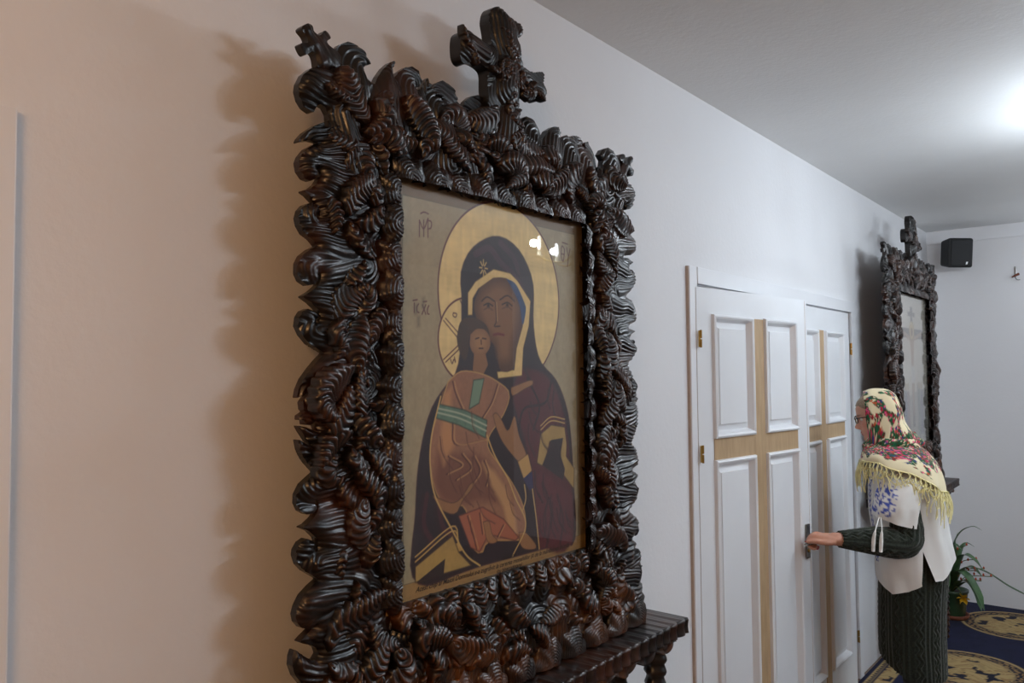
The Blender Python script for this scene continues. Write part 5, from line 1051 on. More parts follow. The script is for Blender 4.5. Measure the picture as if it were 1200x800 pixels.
# ---------------------------------------------------------------- chandelier (right of the frame; mirrored in the glass)
def emit(name, col, s):
    t = NT(name); t.b.inputs['Base Color'].default_value = (0.9, 0.9, 0.9, 1); t.b.inputs['Emission Color'].default_value = col; t.b.inputs['Emission Strength'].default_value = s; return t.m
M['bulb'] = emit('lit_bulb', (0.9, 0.95, 1.0, 1), 7.0)
M['cup'] = m_plain('chandelier_cup', (215, 205, 180), 0.3, 0.4)
def chandelier(x, y, power, color, label, arms=6, soft=0.020, drop=0.20):
    t = empty('chandelier', (x, y, ZC), label=label, cat='chandelier', group='brass chandeliers')
    V, F = lathe([(0, 0), (0.05, -0.002), (0.055, -0.014), (0.02, -0.03), (0.006, -0.034)], 20); link('ceiling_rose', mesh('ceiling_rose', V, F), M['brass'], t)
    V, F = tube([(0, 0, -0.03), (0, 0, -0.12-drop)], 0.005); link('rod', mesh('rod', V, F), M['brass'], t)
    V, F = lathe([(0, -0.11), (0.012, -0.115), (0.03, -0.14), (0.035, -0.17), (0.02, -0.20), (0.012, -0.22), (0.03, -0.245), (0.012, -0.275), (0, -0.28)], 20); V[:, 2] -= drop; link('hub', mesh('hub', V, F), M['brass'], t)
    for k in range(arms):
        a = 2*PI*k/arms+0.35; c, s = math.cos(a), math.sin(a); up = -drop+(0.05 if k % 2 else -0.03)
        prof = smoothpath([(0.02, -0.19-drop), (0.11, -0.26-drop), (0.21, -0.25-drop*1.0), (0.25, -0.20+up)], 20)
        V, F = tube(np.stack([prof[:, 0]*c, prof[:, 0]*s, prof[:, 1]], 1), 0.006); ar = link('arm', mesh('arm', V, F), M['brass'], t)
        V, F = lathe([(0, -0.21), (0.03, -0.205), (0.032, -0.20), (0.012, -0.195), (0.012, -0.165), (0, -0.165)], 16); V[:, 0] += 0.25*c; V[:, 1] += 0.25*s; V[:, 2] += up
        link('candle_cup', mesh('candle_cup', V, F), M['cup'], ar)
        V, F = lathe([(0, -0.165), (0.009, -0.16), (0.0125, -0.145), (0.0125, -0.10), (0.008, -0.085), (0, -0.08)], 14); V[:, 0] += 0.25*c; V[:, 1] += 0.25*s; V[:, 2] += up
        link('bulb', mesh('bulb', V, F), M['bulb'], ar)
        lo = light('bulb_light', 'POINT', (0.282*c, 0.282*s, -0.125+up), power/arms, color, soft); lo.parent = t
chandelier(CH1[0], CH1[1], P_CH1, COOL, 'brass chandelier hanging in the hall opposite the double door', 5, 0.02, 0.14)
chandelier(CH2[0], CH2[1], P_CH2, NEUTRAL, 'brass chandelier hanging opposite the large icon', 4, 0.03)
chandelier(CH3[0], CH3[1], P_CH3, WARM, 'unseen brass chandelier with warm bulbs added behind the camera as warm fill', 4, 0.05, 0.45)
chandelier(CH4[0], CH4[1], P_CH4, COOL, 'brass chandelier hanging nearest the far wall with the loudspeaker', 4, 0.03)

# ---------------------------------------------------------------- the woman at the door
WO = Vector((0.46, 3.90, 0.0095)); WA = math.atan2(-0.23, -0.973)
wm = empty('person', WO, WA, label='woman in flowered headscarf, white blouse and dark green skirt, hand on the door handle', cat='person')
WI = Matrix.Translation(WO) @ Matrix.Rotation(WA, 4, 'Z')
def to_w(p): v = WI.inverted() @ Vector(p); return np.array(v)
_lm = Matrix.Translation(lf.location) @ Matrix.Rotation(lf.rotation_euler.z, 4, 'Z')
G = to_w(_lm @ Vector((0.094, HY-0.045, HZ)))            # grip point on the lever
def grip(df, dl, dz): return G+np.array([df, dl, dz])
SKIN = (196, 142, 118)
def skin_mat():
    t = NT('skin'); a = t.n('ShaderNodeVertexColor'); a.layer_name = 'paint'
    t.set(a.outputs['Color'], 0.5); t.b.inputs['Subsurface Weight'].default_value = 0.12; t.b.inputs['Subsurface Radius'].default_value = (0.01, 0.004, 0.002); return t.m
M['skin'] = skin_mat()
# --- head (built upright, pitched forward)
HC = np.array([0.135, 0.0, 1.456]); HP = R(12)
HZs = np.array([-.112, -.105, -.095, -.08, -.068, -.058, -.048, -.03, 0, .015, .05, .08, .10, .111, .116])
HF = np.array([.050, .074, .082, .080, .086, .087, .083, .083, .083, .091, .089, .071, .045, .022, .0])
HB = np.array([.02, .00, -.02, -.055, -.066, -.072, -.077, -.086, -.095, -.097, -.092, -.075, -.050, -.025, 0.0])
HWd = np.array([.012, .030, .043, .053, .058, .061, .063, .067, .070, .070, .068, .056, .040, .021, 0.0])
def head_pts(nz_=90, na=96, off=0.0):
    z = np.r_[np.linspace(-.112, .10, nz_-14), .10+0.016*np.sin(np.linspace(0.12, 1, 14)*PI/2)]
    a = np.linspace(0, 2*PI, na, endpoint=False)
    f1 = np.interp(z, HZs, HF); b1 = np.interp(z, HZs, HB); w = np.interp(z, HZs, HWd)
    k = np.array([1, 2, 3, 2, 1])/9
    for q in (f1, b1, w): q[2:-2] = np.convolve(q, k, 'valid')
    c = (f1+b1)/2*0.35+0.0*z; A_, Z_ = np.meshgrid(a, z); 
    ext = np.where(np.cos(A_) > 0, (f1-c)[:, None], (c-b1)[:, None])+off
    ca, sa = np.cos(A_), np.sin(A_)
    f = c[:, None]+ext*np.sign(ca)*np.abs(ca)**0.88; l = (w[:, None]+off)*np.sign(sa)*np.abs(sa)**0.9
    front = np.clip(ca, 0, 1)
    nose = np.interp(Z_, [-.052, -.046, -.038, -.028, -.01, .006, .016], [0, .010, .029, .026, .015, .006, 0])
    nw = np.interp(Z_, [-.05, -.04, -.02, .01], [.014, .0125, .0095, .008])
    f = f+nose*np.exp(-(l/nw)**2)*front
    for s in (-1, 1):
        f = f-0.010*np.exp(-((l-s*.031)**2/.013**2+(Z_-.001)**2/.011**2))*front
        f = f+0.005*np.exp(-((l-s*.03)**2/.018**2+(Z_-.017)**2/.006**2))*front
        f = f+0.004*np.exp(-((l-s*.042)**2/.016**2+(Z_+.028)**2/.016**2))*front
        f = f+0.006*np.exp(-((l-s*.010)**2/.006**2+(Z_+.041)**2/.006**2))*front
    f = f+0.006*np.exp(-(l/.018)**2)*(np.exp(-((Z_+.060)/.0045)**2)+1.1*np.exp(-((Z_+.071)/.005)**2))*front-0.004*np.exp(-(l/.02)**2-((Z_+.0655)/.002)**2)*front
    f = f+0.006*np.exp(-(l/.018)**2-((Z_+.097)/.012)**2)*front
    return f, l, Z_
def pose_head(f, l, z):
    c, s = math.cos(HP), math.sin(HP)
    return np.stack([HC[0]+f*c+z*s, HC[1]+l, HC[2]-f*s+z*c], -1)
f_, l_, z_ = head_pts()
headV = pose_head(f_, l_, z_).reshape(-1, 3); nzh, nah = f_.shape
headF = [grid_faces(nzh, nah, wrap_v=True), np.arange(nah)[None, ::-1], (nzh-1)*nah+np.arange(nah)[None]]
def limb(P, rad, seg=14, n=40):
    P = np.asarray(P, float); d = np.r_[0, np.cumsum(np.linalg.norm(np.diff(P, axis=0), axis=1))]; d /= d[-1]
    C = smoothpath(P, n); return tube(C, np.interp(np.linspace(0, 1, n), d, rad), seg)
SHL, SHR = np.array([0.055, 0.165, 1.205]), np.array([0.045, -0.165, 1.205])
ELB = np.array([0.040, 0.212, 0.935])
WR = grip(-0.098, 0.012, 0.020)
parts = [(headV, headF)]
parts.append(limb([(0.02, 0, 0.80), (0.02, 0, 0.95), (0.035, 0, 1.10), (0.05, 0, 1.20), (0.075, 0, 1.27), (0.105, 0, 1.34), (0.118, 0, 1.40)], [.11, .105, .10, .09, .060, .050, .050], 24, 50))
for s in (-1, 1):
    parts.append(limb([(0.02, 0.05*s, 0.84), (0.02, 0.055*s, 0.95), (0.035, 0.06*s, 1.08), (0.05, 0.08*s, 1.17)], [.105, .095, .095, .070], 18, 30))
    parts.append(limb([(0.05, 0.03*s, 1.20), (0.05, 0.10*s, 1.190), (0.05, 0.150*s, 1.165)], [.058, .042, .036], 14, 20))
    parts.append(limb([(0.02, 0.075*s, 0.84), (0.035, 0.08*s, 0.62), (0.03, 0.085*s, 0.44), (0.0, 0.085*s, 0.24), (-0.01, 0.085*s, 0.07)], [.095, .078, .055, .050, .036], 18, 60))
    parts.append(limb([(-0.04, 0.085*s, 0.050), (0.03, 0.088*s, 0.050), (0.12, 0.10*s, 0.036), (0.165, 0.10*s, 0.030)], [.030, .034, .026, .016], 14, 26))
parts.append(limb([SHL, (SHL+ELB)/2+np.array([-0.01, 0.01, 0]), ELB, (ELB+WR)/2, WR, grip(-0.075, 0.010, 0.020)], [.036, .040, .038, .034, .0275, .027], 16, 70))
ELR = np.array([0.0, -0.235, 0.93]); WRR = np.array([0.0, -0.245, 0.70])
parts.append(limb([SHR, (SHR+ELR)/2, ELR, (ELR+WRR)/2, WRR, WRR+np.array([0.02, 0, -0.04])], [.036, .040, .038, .034, .0275, .027], 16, 60))
# gripping hand
for k in range(-2, 3):
    l = 0.010+k*0.0145
    parts.append(limb([grip(-0.100, 0.010+k*0.009, 0.020), grip(-0.06, l, 0.024), grip(-0.022, l, 0.026)], [.014, .0135, .0105], 10, 14))
tips = []
for k in range(4):
    l = -0.022+k*0.0205; ln = (0.92, 1.0, 0.98, 0.84)[3-k]
    P = [grip(-0.030, l, 0.025), grip(-0.006*ln, l, 0.030), grip(0.018*ln, l, 0.016), grip(0.021*ln, l, -0.006), grip(0.004, l, -0.021), grip(-0.013*ln, l, -0.020)]
    parts.append(limb(P, [.0105, .0098, .0090, .0085, .0078, .0066], 10, 30)); tips.append((P[-1], np.array([-1.0, 0, 0])))
PT = [grip(-0.082, 0.036, 0.012), grip(-0.045, 0.056, 0.010), grip(-0.008, 0.058, 0.012), grip(0.024, 0.055, 0.006)]
parts.append(limb(PT, [.0145, .0125, .0100, .0075], 10, 26)); tips.append((PT[-1], np.array([1.0, 0, -0.1])))
# relaxed hidden hand
for k in range(4):
    P = [WRR+np.array([0.01, -0.024+k*0.016, -0.03]), WRR+np.array([0.04, -0.028+k*0.018, -0.085]), WRR+np.array([0.05, -0.028+k*0.018, -0.125]), WRR+np.array([0.045, -0.026+k*0.017, -0.155+0.008*abs(k-1)])]
    parts.append(limb(P, [.013, .011, .009, .007], 8, 18))
parts.append(limb([WRR+np.array([0.02, 0.02, -0.02]), WRR+np.array([0.06, 0.03, -0.06]), WRR+np.array([0.075, 0.025, -0.10])], [.013, .011, .008], 8, 14))
V, F = merge(parts)
tri_ = []
me0 = mesh('body_raw', V, [f for f in F])
ob0 = bpy.data.objects.new('body_raw', me0); COL.objects.link(ob0)
md = ob0.modifiers.new('r', 'REMESH'); md.mode = 'VOXEL'; md.voxel_size = 0.0042; md.use_smooth_shade = True
ms_ = ob0.modifiers.new('s', 'SMOOTH'); ms_.factor = 0.5; ms_.iterations = 2
dg = bpy.context.evaluated_depsgraph_get(); me1 = bpy.data.meshes.new_from_object(ob0.evaluated_get(dg))
bpy.data.objects.remove(ob0); bpy.data.meshes.remove(me0)
for p in me1.polygons: p.use_smooth = True
n1 = len(me1.vertices); co = np.empty(n1*3, np.float32); me1.vertices.foreach_get('co', co); co = co.reshape(-1, 3)
cs_, sn_ = math.cos(HP), math.sin(HP); q = co-HC
hf = q[:, 0]*cs_-q[:, 2]*sn_; hz = q[:, 0]*sn_+q[:, 2]*cs_; hl = q[:, 1]
col = np.tile(np.array(lin(*SKIN)[:3]), (n1, 1)); col *= (1+0.05*vnoise(co[:, 0]*60, co[:, 2]*60, 5)[:, None])
def tint(mask, rgb_, a): 
    m = np.clip(mask, 0, 1)[:, None]*a; col[:] = col*(1-m)+np.array(lin(*rgb_)[:3])*m
isf = (hf > 0.05)
tint(isf*np.exp(-(hl/.022)**4)*(np.exp(-((hz+.060)/.0045)**2)+np.exp(-((hz+.071)/.005)**2)), (158, 74, 72), 0.85)
for s in (-1, 1):
    tint(isf*np.exp(-((hl-s*.031)/.018)**4-((hz-.0185)/.0035)**2), (104, 78, 58), 0.8)
    tint(isf*np.exp(-((hl-s*.042)/.02)**2-((hz+.03)/.02)**2), (206, 128, 110), 0.5)
tint(isf*np.exp(-(hl/.016)**2-((hz+.036)/.012)**2), (204, 128, 110), 0.5)
ca_ = me1.color_attributes.new('paint', 'FLOAT_COLOR', 'POINT'); cc = np.ones((n1, 4), np.float32); cc[:, :3] = col; ca_.data.foreach_set('color', cc.ravel())
me1.materials.clear(); body = link('body', me1, M['skin'], wm)
M['eye'] = m_plain('eye_white', (226, 222, 214), 0.2); M['iris'] = m_plain('iris', (70, 62, 52), 0.2)
M['nail'] = m_plain('red_nail_polish', (168, 22, 34), 0.2, coat=0.5)
for s in (-1, 1):
    V, F = lathe([(0, -.011), (.006, -.0095), (.0095, -.0055), (.011, 0), (.0095, .0055), (.0062, .009), (.0055, .0096), (0, .0112)], 16)
    P = pose_head(V[:, 2]+0.069, V[:, 0]+s*.031, V[:, 1]+.001); link('eyeball', mesh('eyeball', P, F), M['eye'], body)
    V2, F2 = lathe([(0, .0114), (.0045, .0105), (.0058, .0092)], 14)
    P = pose_head(V2[:, 2]+0.0692, V2[:, 0]+s*.031, V2[:, 1]+.001); link('iris', mesh('iris', P, F2), M['iris'], body)
for p, d in tips:
    V, F = lathe([(0, -.006), (.0032, -.004), (.0042, 0), (.0036, .004), (0, .0065)], 10)
    ax = d/np.linalg.norm(d); up = np.array([0, 0, 1.0]); sd = np.cross(ax, up); sd /= np.linalg.norm(sd); up = np.cross(sd, ax)
    Vn = p+ax*0.003+(up*0.0030 if d[0] > 0 else -up*0.003)+V[:, 2:3]*ax+V[:, 0:1]*sd+V[:, 1:2]*0.5*up
    link('fingernail', mesh('fingernail', Vn, F), M['nail'], body, label='red painted fingernail')
# hair at the forehead
fh, lh, zh = head_pts(90, 96, 0.0045); keep = (zh > 0.058-0.10*np.clip(np.abs(lh)-0.045, 0, 1)*8.0) & (pose_head(fh, lh, zh)[..., 0] > 0.158)
HVv = pose_head(fh, lh, zh).reshape(-1, 3); HF_ = grid_faces(*fh.shape, wrap_v=True); kk = keep.ravel(); HF_ = HF_[kk[HF_].all(1)]
th_ = NT('hair'); nz_t = th_.noise(th_.coord((1, 1, 1)), 160, 3); th_.set(th_.ramp(nz_t, [(0.3, lin(104, 84, 62)), (0.7, lin(150, 126, 98))]), 0.45); th_.bump(nz_t, 0.4, 0.002)
used = np.unique(HF_); mpp = -np.ones(len(HVv), int); mpp[used] = np.arange(len(used))
link('hair', mesh('hair', HVv[used], [mpp[HF_]]), th_.m, wm)
# glasses
gl_ = bpy.data.objects.new('glasses', None); COL.objects.link(gl_); gl_.parent = wm
M['rim'] = m_plain('dark_glasses_frame', (34, 26, 30), 0.25)
for s in (-1, 1):
    a = np.linspace(0, 2*PI, 28); yy = s*.033+.0225*np.sign(np.cos(a))*np.abs(np.cos(a))**0.8; zz = .000+.0155*np.sign(np.sin(a))*np.abs(np.sin(a))**0.8
    fx = 0.1005-((yy)/.07)**2*.020
    V, F = tube(pose_head(fx, yy, zz), 0.0024, 8, False); link('rim', mesh('rim', V, F), M['rim'], gl_)
    link('lens', mesh('lens', np.vstack([pose_head(fx[:-1], yy[:-1], zz[:-1])]), [np.arange(27)[None]]), M['glass'], gl_)
    V, F = tube(smoothpath(pose_head(np.array([.092, .088, .04, -.01]), s*np.array([.056, .066, .075, .078]), np.array([.006, .007, .006, .002])), 20), 0.0022, 8); link('temple', mesh('temple', V, F), M['rim'], gl_)
V, F = tube(smoothpath(pose_head(np.array([.099, .104, .099]), np.array([-.011, 0, .011]), np.array([.003, .005, .003])), 10), 0.0018, 8); link('bridge', mesh('bridge', V, F), M['rim'], gl_)
# ---------------------------------------------------------------- clothes
def knit_mat():
    t = NT('dark_green_knit'); v = t.coord(); f = t.noise(v, 140, 3)
    t.set(t.ramp(f, [(0.3, lin(22, 27, 21)), (0.7, lin(46, 52, 41))]), 0.9, sheen=0.25, spec=0.2); t.bump(f, 0.35, 0.002); return t.m
M['knit'] = knit_mat()
def cable(a, z, w=0.9):
    """knit relief: ribs with twisted cables every fourth rib"""
    rib = np.cos(a*44); sel = (np.cos(a*11) > 0.35)
    tw = np.sin(a*44+2.4*np.sin(z*2*PI/0.055)); return np.where(sel, 1.5*tw, 0.9*rib)
# skirt
def loft_body(zs, fc, fr_, bk, bl, na, z_fn=None, relief=None, a0=0.0, a1=2*PI, wrap=True):
    a = np.linspace(a0, a1, na, endpoint=not wrap); A_, T_ = np.meshgrid(a, np.linspace(0, 1, len(zs))); Z_ = np.repeat(np.asarray(zs)[:, None], na, 1)
    if z_fn is not None: Z_ = z_fn(A_, T_, Z_)
    ca, sa = np.cos(A_), np.sin(A_)
    i = lambda q: np.interp(-Z_, -np.asarray(zs), np.asarray(q))
    ex = np.where(ca > 0, i(fr_)-i(fc), i(fc)-i(bk)); r = 0.0 if relief is None else relief(A_, Z_)
    f = i(fc)+(ex+r)*np.sign(ca)*np.abs(ca)**0.9; l = (i(bl)+r)*np.sign(sa)*np.abs(sa)**0.9
    return np.stack([f, l, Z_], -1)
zs = np.linspace(0.96, 0.325, 150)
sk = lambda q: np.interp(-zs, -np.array([0.96, 0.85, 0.70, 0.5, 0.37, 0.335, 0.325]), q)
G_ = loft_body(zs, sk([.02]*7), sk([.125, .145, .155, .160, .158, .150, .142]), sk([-.10, -.135, -.120, -.105, -.108, -.108, -.100]), sk([.145, .165, .175, .172, .168, .162, .156]), 300,
      lambda a, t, z: z+0.085*t**6*np.clip(np.cos(a), 0, 1), lambda a, z: 0.0022*cable(a, z)+0.004*vnoise(a*3, z*6, 2)*np.clip((0.8-z)*3, 0, 1))
link('skirt', mesh('skirt', G_.reshape(-1, 3), [grid_faces(150, 300, wrap_v=True)[:, ::-1]]), M['knit'], wm)
# tights and shoes
M['tights'] = m_plain('black_tights', (14, 14, 16), 0.7); M['shoe'] = m_plain('black_shoe_leather', (16, 15, 15), 0.3)
for s in (-1, 1):
    V, F = limb([(0.03, 0.085*s, 0.46), (0.0, 0.085*s, 0.24), (-0.01, 0.085*s, 0.05)], [.062, .055, .041], 18, 40); link('tights', mesh('tights', V, F), M['tights'], wm)
    V, F = limb([(-0.060, 0.085*s, 0.046), (-0.03, 0.086*s, 0.050), (0.03, 0.088*s, 0.050), (0.12, 0.10*s, 0.034), (0.178, 0.10*s, 0.024)], [.028, .041, .044, .040, .022], 16, 30)
    V[:, 2] = np.maximum(V[:, 2], 0.011); link('shoe', mesh('shoe', V, F), M['shoe'], wm)
# knitted sleeves
def knit_sleeve(P, rad, n=120):
    P = np.asarray(P, float); d = np.r_[0, np.cumsum(np.linalg.norm(np.diff(P, axis=0), axis=1))]; L_ = d[-1]; d = d/L_
    C = smoothpath(P, n); r = np.interp(np.linspace(0, 1, n), d, rad); seg = 96
    V, F = tube(C, r, seg, False); V = V.reshape(n, seg, 3); a = np.linspace(0, 2*PI, seg, endpoint=False); t = np.linspace(0, L_, n)
    rel = np.where(np.cos(a*4)[None] > 0.0, np.sin(a*16)[None]*0+1.6*np.sin(a[None]*16+2.2*np.sin(t[:, None]*2*PI/0.05)), np.cos(a*16)[None]*np.ones((n, 1)))
    nrm = V-C[:, None]; nrm /= np.linalg.norm(nrm, axis=2, keepdims=True)
    V = V+nrm*(0.0022*rel+0.003*vnoise(t[:, None]*40+a[None]*0.6, a[None]*2, 3)*(np.abs(t[:, None]/L_-0.5) < 0.2))[..., None]
    return V.reshape(-1, 3), F
V, F = knit_sleeve([SHL+np.array([0, 0.01, -0.04]), (SHL+ELB)/2+np.array([-0.005, 0.01, 0]), ELB+np.array([0.006, 0.004, 0.006]), (ELB+WR)/2, WR+np.array([-0.002, 0, 0])], [.056, .058, .066, .057, .0325])
link('knitted_sleeve', mesh('knitted_sleeve', V, F), M['knit'], wm)
V, F = knit_sleeve([SHR+np.array([0, -0.01, -0.04]), (SHR+ELR)/2, ELR, (ELR+WRR)/2, WRR], [.056, .056, .053, .045, .034])
link('knitted_sleeve', mesh('knitted_sleeve', V, F), M['knit'], wm)
# blouse
def cloth_mat(name, rough=0.85):
    t = NT(name); a = t.n('ShaderNodeVertexColor'); a.layer_name = 'paint'; t.set(a.outputs['Color'], rough, sheen=0.15, spec=0.2)
    f = t.noise(t.coord(), 300, 2); t.bump(f, 0.2, 0.0015); return t.m
M['linen'] = cloth_mat('white_linen'); WHITE, BLUE = rgb(222, 220, 216), rgb(48, 62, 150)
SL = R(104)
na = 220; a = np.r_[np.linspace(SL, SL+2*PI, na)]
nr = 110; T = np.linspace(0, 1, nr)
def hem(a):
    d = np.mod(a, 2*PI); dd = np.minimum(d, 2*PI-d)
    fp = np.interp(dd, np.radians([0, 30, 62, 90, 104]), [.785, .735, .702, .722, .752]); bp = np.interp(dd, np.radians([104, 120, 150, 180]), [.772, .775, .820, .845])
    return fp, bp
fp, bp = hem(a)
left = np.mod(a, 2*PI); isfront = (left < SL) | (left > 2*PI-SL)
hz_ = np.where(isfront, fp, bp); hz_[0] = bp[0]; hz_[-1] = fp[-1]
ZT = 1.275
Z_ = ZT+(hz_[None]-ZT)*T[:, None]
A_ = np.repeat(a[None], nr, 0)
zk = np.array([1.275, 1.25, 1.21, 1.15, 1.05, 0.95, 0.85, 0.75, 0.68])
i = lambda q: np.interp(-Z_, -zk, q)
fcn = i([.065, .06, .055, .045, .035, .03, .025, .02, .02]); frn = i([.135, .155, .175, .190, .188, .175, .168, .166, .162]); bkn = i([-.02, -.055, -.085, -.110, -.122, -.132, -.150, -.168, -.175]); bln = i([.118, .158, .176, .170, .166, .175, .186, .196, .20])
gap = np.clip((0.895-Z_)/0.13, 0, 1)
A2 = A_+np.where(A_ < SL+PI, gap*0.20*np.exp(-(A_-SL)/0.5), -gap*0.10*np.exp(-(SL+2*PI-A_)/0.5))
ca, sa = np.cos(A2), np.sin(A2)
fold = 0.006*np.sin(A2*9+Z_*6)*np.clip((1.15-Z_)*3, 0, 1)*(0.6+0.4*vnoise(A2*2, Z_*5, 4))+0.006*vnoise(A2*4, Z_*9+A2*2, 8)
ex = np.where(ca > 0, frn-fcn, fcn-bkn)+fold
f = fcn+ex*np.sign(ca)*np.abs(ca)**0.85; l = (bln+fold)*np.sign(sa)*np.abs(sa)**0.85
am = np.mod(A_, 2*PI); am = np.where(am > PI, am-2*PI, am)
stripe = (np.abs(np.abs(am)-0.42) < 0.10) & (Z_ > 0.82); st2 = (np.abs(np.abs(am)-0.20) < 0.035) & (Z_ > 0.95)
pat = (np.sin(Z_*2*PI/0.022+np.sign(np.sin(am*60))*1.2) > -0.2) & (np.abs(np.sin((np.abs(am)-0.42)*30)) > 0.25)
c_ = np.where((stripe & pat | st2 & (np.sin(Z_*2*PI/0.03) > -0.3))[..., None], BLUE, WHITE)
link('blouse', mesh('blouse', np.stack([f, l, Z_], -1).reshape(-1, 3), [grid_faces(nr, na)[:, ::-1]], col=c_.reshape(-1, 3)), M['linen'], wm)
# short bell sleeves with tied cord
def bell(s, tilt):
    n, seg = 44, 72; t = np.linspace(0, 1, n); a = np.linspace(0, 2*PI, seg, endpoint=False); T_, A_ = np.meshgrid(t, a, indexing='ij')
    C = smoothpath([(0.05, 0.135*s, 1.235), (0.052, 0.180*s, 1.19), (0.070, 0.208*s, 1.10), (0.080, 0.214*s, 1.020)], n)
    r = np.interp(t, [0, .25, .7, 1], [.074, .084, .087, .084])[:, None]*(1+0.07*np.sin(A_*7+2*T_)*T_+0.05*vnoise(A_*3, T_*6, 6))
    f = C[:, 0:1]+r*np.cos(A_); l = C[:, 1:2]+r*0.88*np.sin(A_)*s; z = C[:, 2:3]+0.03*np.cos(A_)*(T_-0.2)*tilt-0.02*np.sin(A_)*(1-T_)
    pat = (vnoise(A_*9, T_*26, 3) > 0.15) & (np.cos(A_-0.5) > 0.55) & (T_ > 0.3) & (T_ < 0.93)
    c_ = np.where(pat[..., None], rgb(70, 86, 168), WHITE)
    return link('blouse_sleeve', mesh('blouse_sleeve', np.stack([f, l, z], -1).reshape(-1, 3), [grid_faces(n, seg, wrap_v=True)], col=c_.reshape(-1, 3)), M['linen'], wm)
bs = bell(1, 1.0); bell(-1, 1.0)
M['cord'] = m_plain('white_cord', (226, 224, 220), 0.8)
for dx in (0.0, 0.022):
    _lf = np.interp(0.155, [ELB[0], WR[0]], [ELB[1], WR[1]])+0.066
    P = smoothpath([(0.138-dx*0.2, 0.262, 1.045), (0.150-dx, _lf-0.004, 1.01), (0.160-dx*1.3, _lf+0.004, 0.965), (0.163-dx*1.3, _lf+0.004, 0.915)], 14)
    V, F = tube(P, np.interp(np.linspace(0, 1, 14), [0, .55, .62, .8, 1], [.0022, .0022, .006, .0085, .007]), 10); link('tie_cord', mesh('tie_cord', V, F), M['cord'], bs, label='white tasselled cord')
# ---------------------------------------------------------------- headscarf
CREAM = rgb(222, 208, 172)
def flowers(u, v, dens, seed, hot=1.0):
    """printed roses and leaves on cream; u,v in metres on the cloth"""
    c_ = np.broadcast_to(CREAM, u.shape+(3,)).copy(); S_ = 1/0.0135
    reg = vnoise(u*28, v*28, seed)+0.45*vnoise(u*60, v*60, seed+1)+dens
    m = np.clip((reg-0.0)*6, 0, 1)[..., None]
    lf_ = vnoise(u*170, v*170, seed+2); bg = np.where((lf_ > -0.05)[..., None], rgb(24, 92, 58), rgb(70, 44, 28)); bg = np.where((lf_ < -0.55)[..., None], CREAM*0.9, bg)
    c_ = c_*(1-m)+bg*m
    rs = np.random.RandomState(seed); pal = [rgb(188, 36, 76), rgb(214, 84, 124), rgb(150, 26, 38), rgb(42, 46, 112), rgb(186, 84, 46)]
    u0, u1, v0, v1 = u.min(), u.max(), v.min(), v.max(); n_ = int((u1-u0)*(v1-v0)/0.00030)
    for _ in range(n_):
        cu, cv_ = rs.uniform(u0, u1), rs.uniform(v0, v1); r = rs.uniform(0.0038, 0.0085)*hot; k = rs.choice(5, p=[.3, .25, .15, .18, .12])
        w = (np.abs(u-cu) < r*1.3) & (np.abs(v-cv_) < r*1.3)
        if not w.any() or reg[w].mean() < 0.0: continue
        d = np.hypot(u[w]-cu, v[w]-cv_)/r; an = np.arctan2(v[w]-cv_, u[w]-cu); ins = d < 0.8+0.2*np.cos(an*5)
        cw = c_[w]; pc = pal[k]*(0.75+0.5*(np.sin(d*9+an*2) > 0))[:, None]; cw[ins] = pc[ins]; c_[w] = cw
    return np.clip(c_, 0, 1)
M['scarf'] = cloth_mat('flowered_scarf_cloth', 0.8)
hs = bpy.data.objects.new('headscarf', None); COL.objects.link(hs); hs.parent = wm
n1_, n2_ = 90, 110
spine = smoothpath([(.196, 0, 1.566), (.16, 0, 1.579), (.105, 0, 1.577), (.066, 0, 1.555), (.044, 0, 1.508), (.028, 0, 1.44), (.004, 0, 1.385), (-.035, 0, 1.335)], n1_)
side = smoothpath([(.176, 0, 1.355), (.165, 0, 1.338), (.145, 0, 1.328), (.125, 0, 1.318), (.105, 0, 1.315), (.08, 0, 1.305), (.05, 0, 1.295), (.02, 0, 1.285)], n1_)
a = np.linspace(-PI/2, PI/2, n2_); s = np.linspace(0, 1, n1_); S_, A_ = np.meshgrid(s, a, indexing='ij')
bl = np.abs(np.cos(A_))**0.60
Wd = np.interp(s, [0, .1, .3, .6, 1], [.078, .090, .100, .098, .100])[:, None]
f = side[:, 0:1]*(1-bl)+spine[:, 0:1]*bl; z = side[:, 2:3]*(1-bl)+spine[:, 2:3]*bl; l = Wd*np.sign(np.sin(A_))*np.abs(np.sin(A_))**0.75
fold = 0.0045*np.sin(S_*24+3*np.abs(A_))*np.clip(S_*2.2-0.4, 0, 1)*(0.5+0.5*np.abs(np.sin(A_)))+0.003*vnoise(S_*9, A_*4, 12)
l = l+fold*np.sign(l)*1.2; f = f-fold*0.7
uu_ = S_*0.34; vv_ = A_*0.16; fc_ = flowers(uu_, vv_, -0.10+0.55*np.clip((np.abs(A_)-0.55)*2, -1, 1)*np.where(S_ < 0.75, 1, 0.4)+0.45*np.clip(S_*2-0.8, 0, 1)+0.5*np.exp(-(S_/0.04)**2), 31)
link('hood', mesh('hood', np.stack([f, l, z], -1).reshape(-1, 3), [grid_faces(n1_, n2_)], col=fc_.reshape(-1, 3)), M['scarf'], hs)
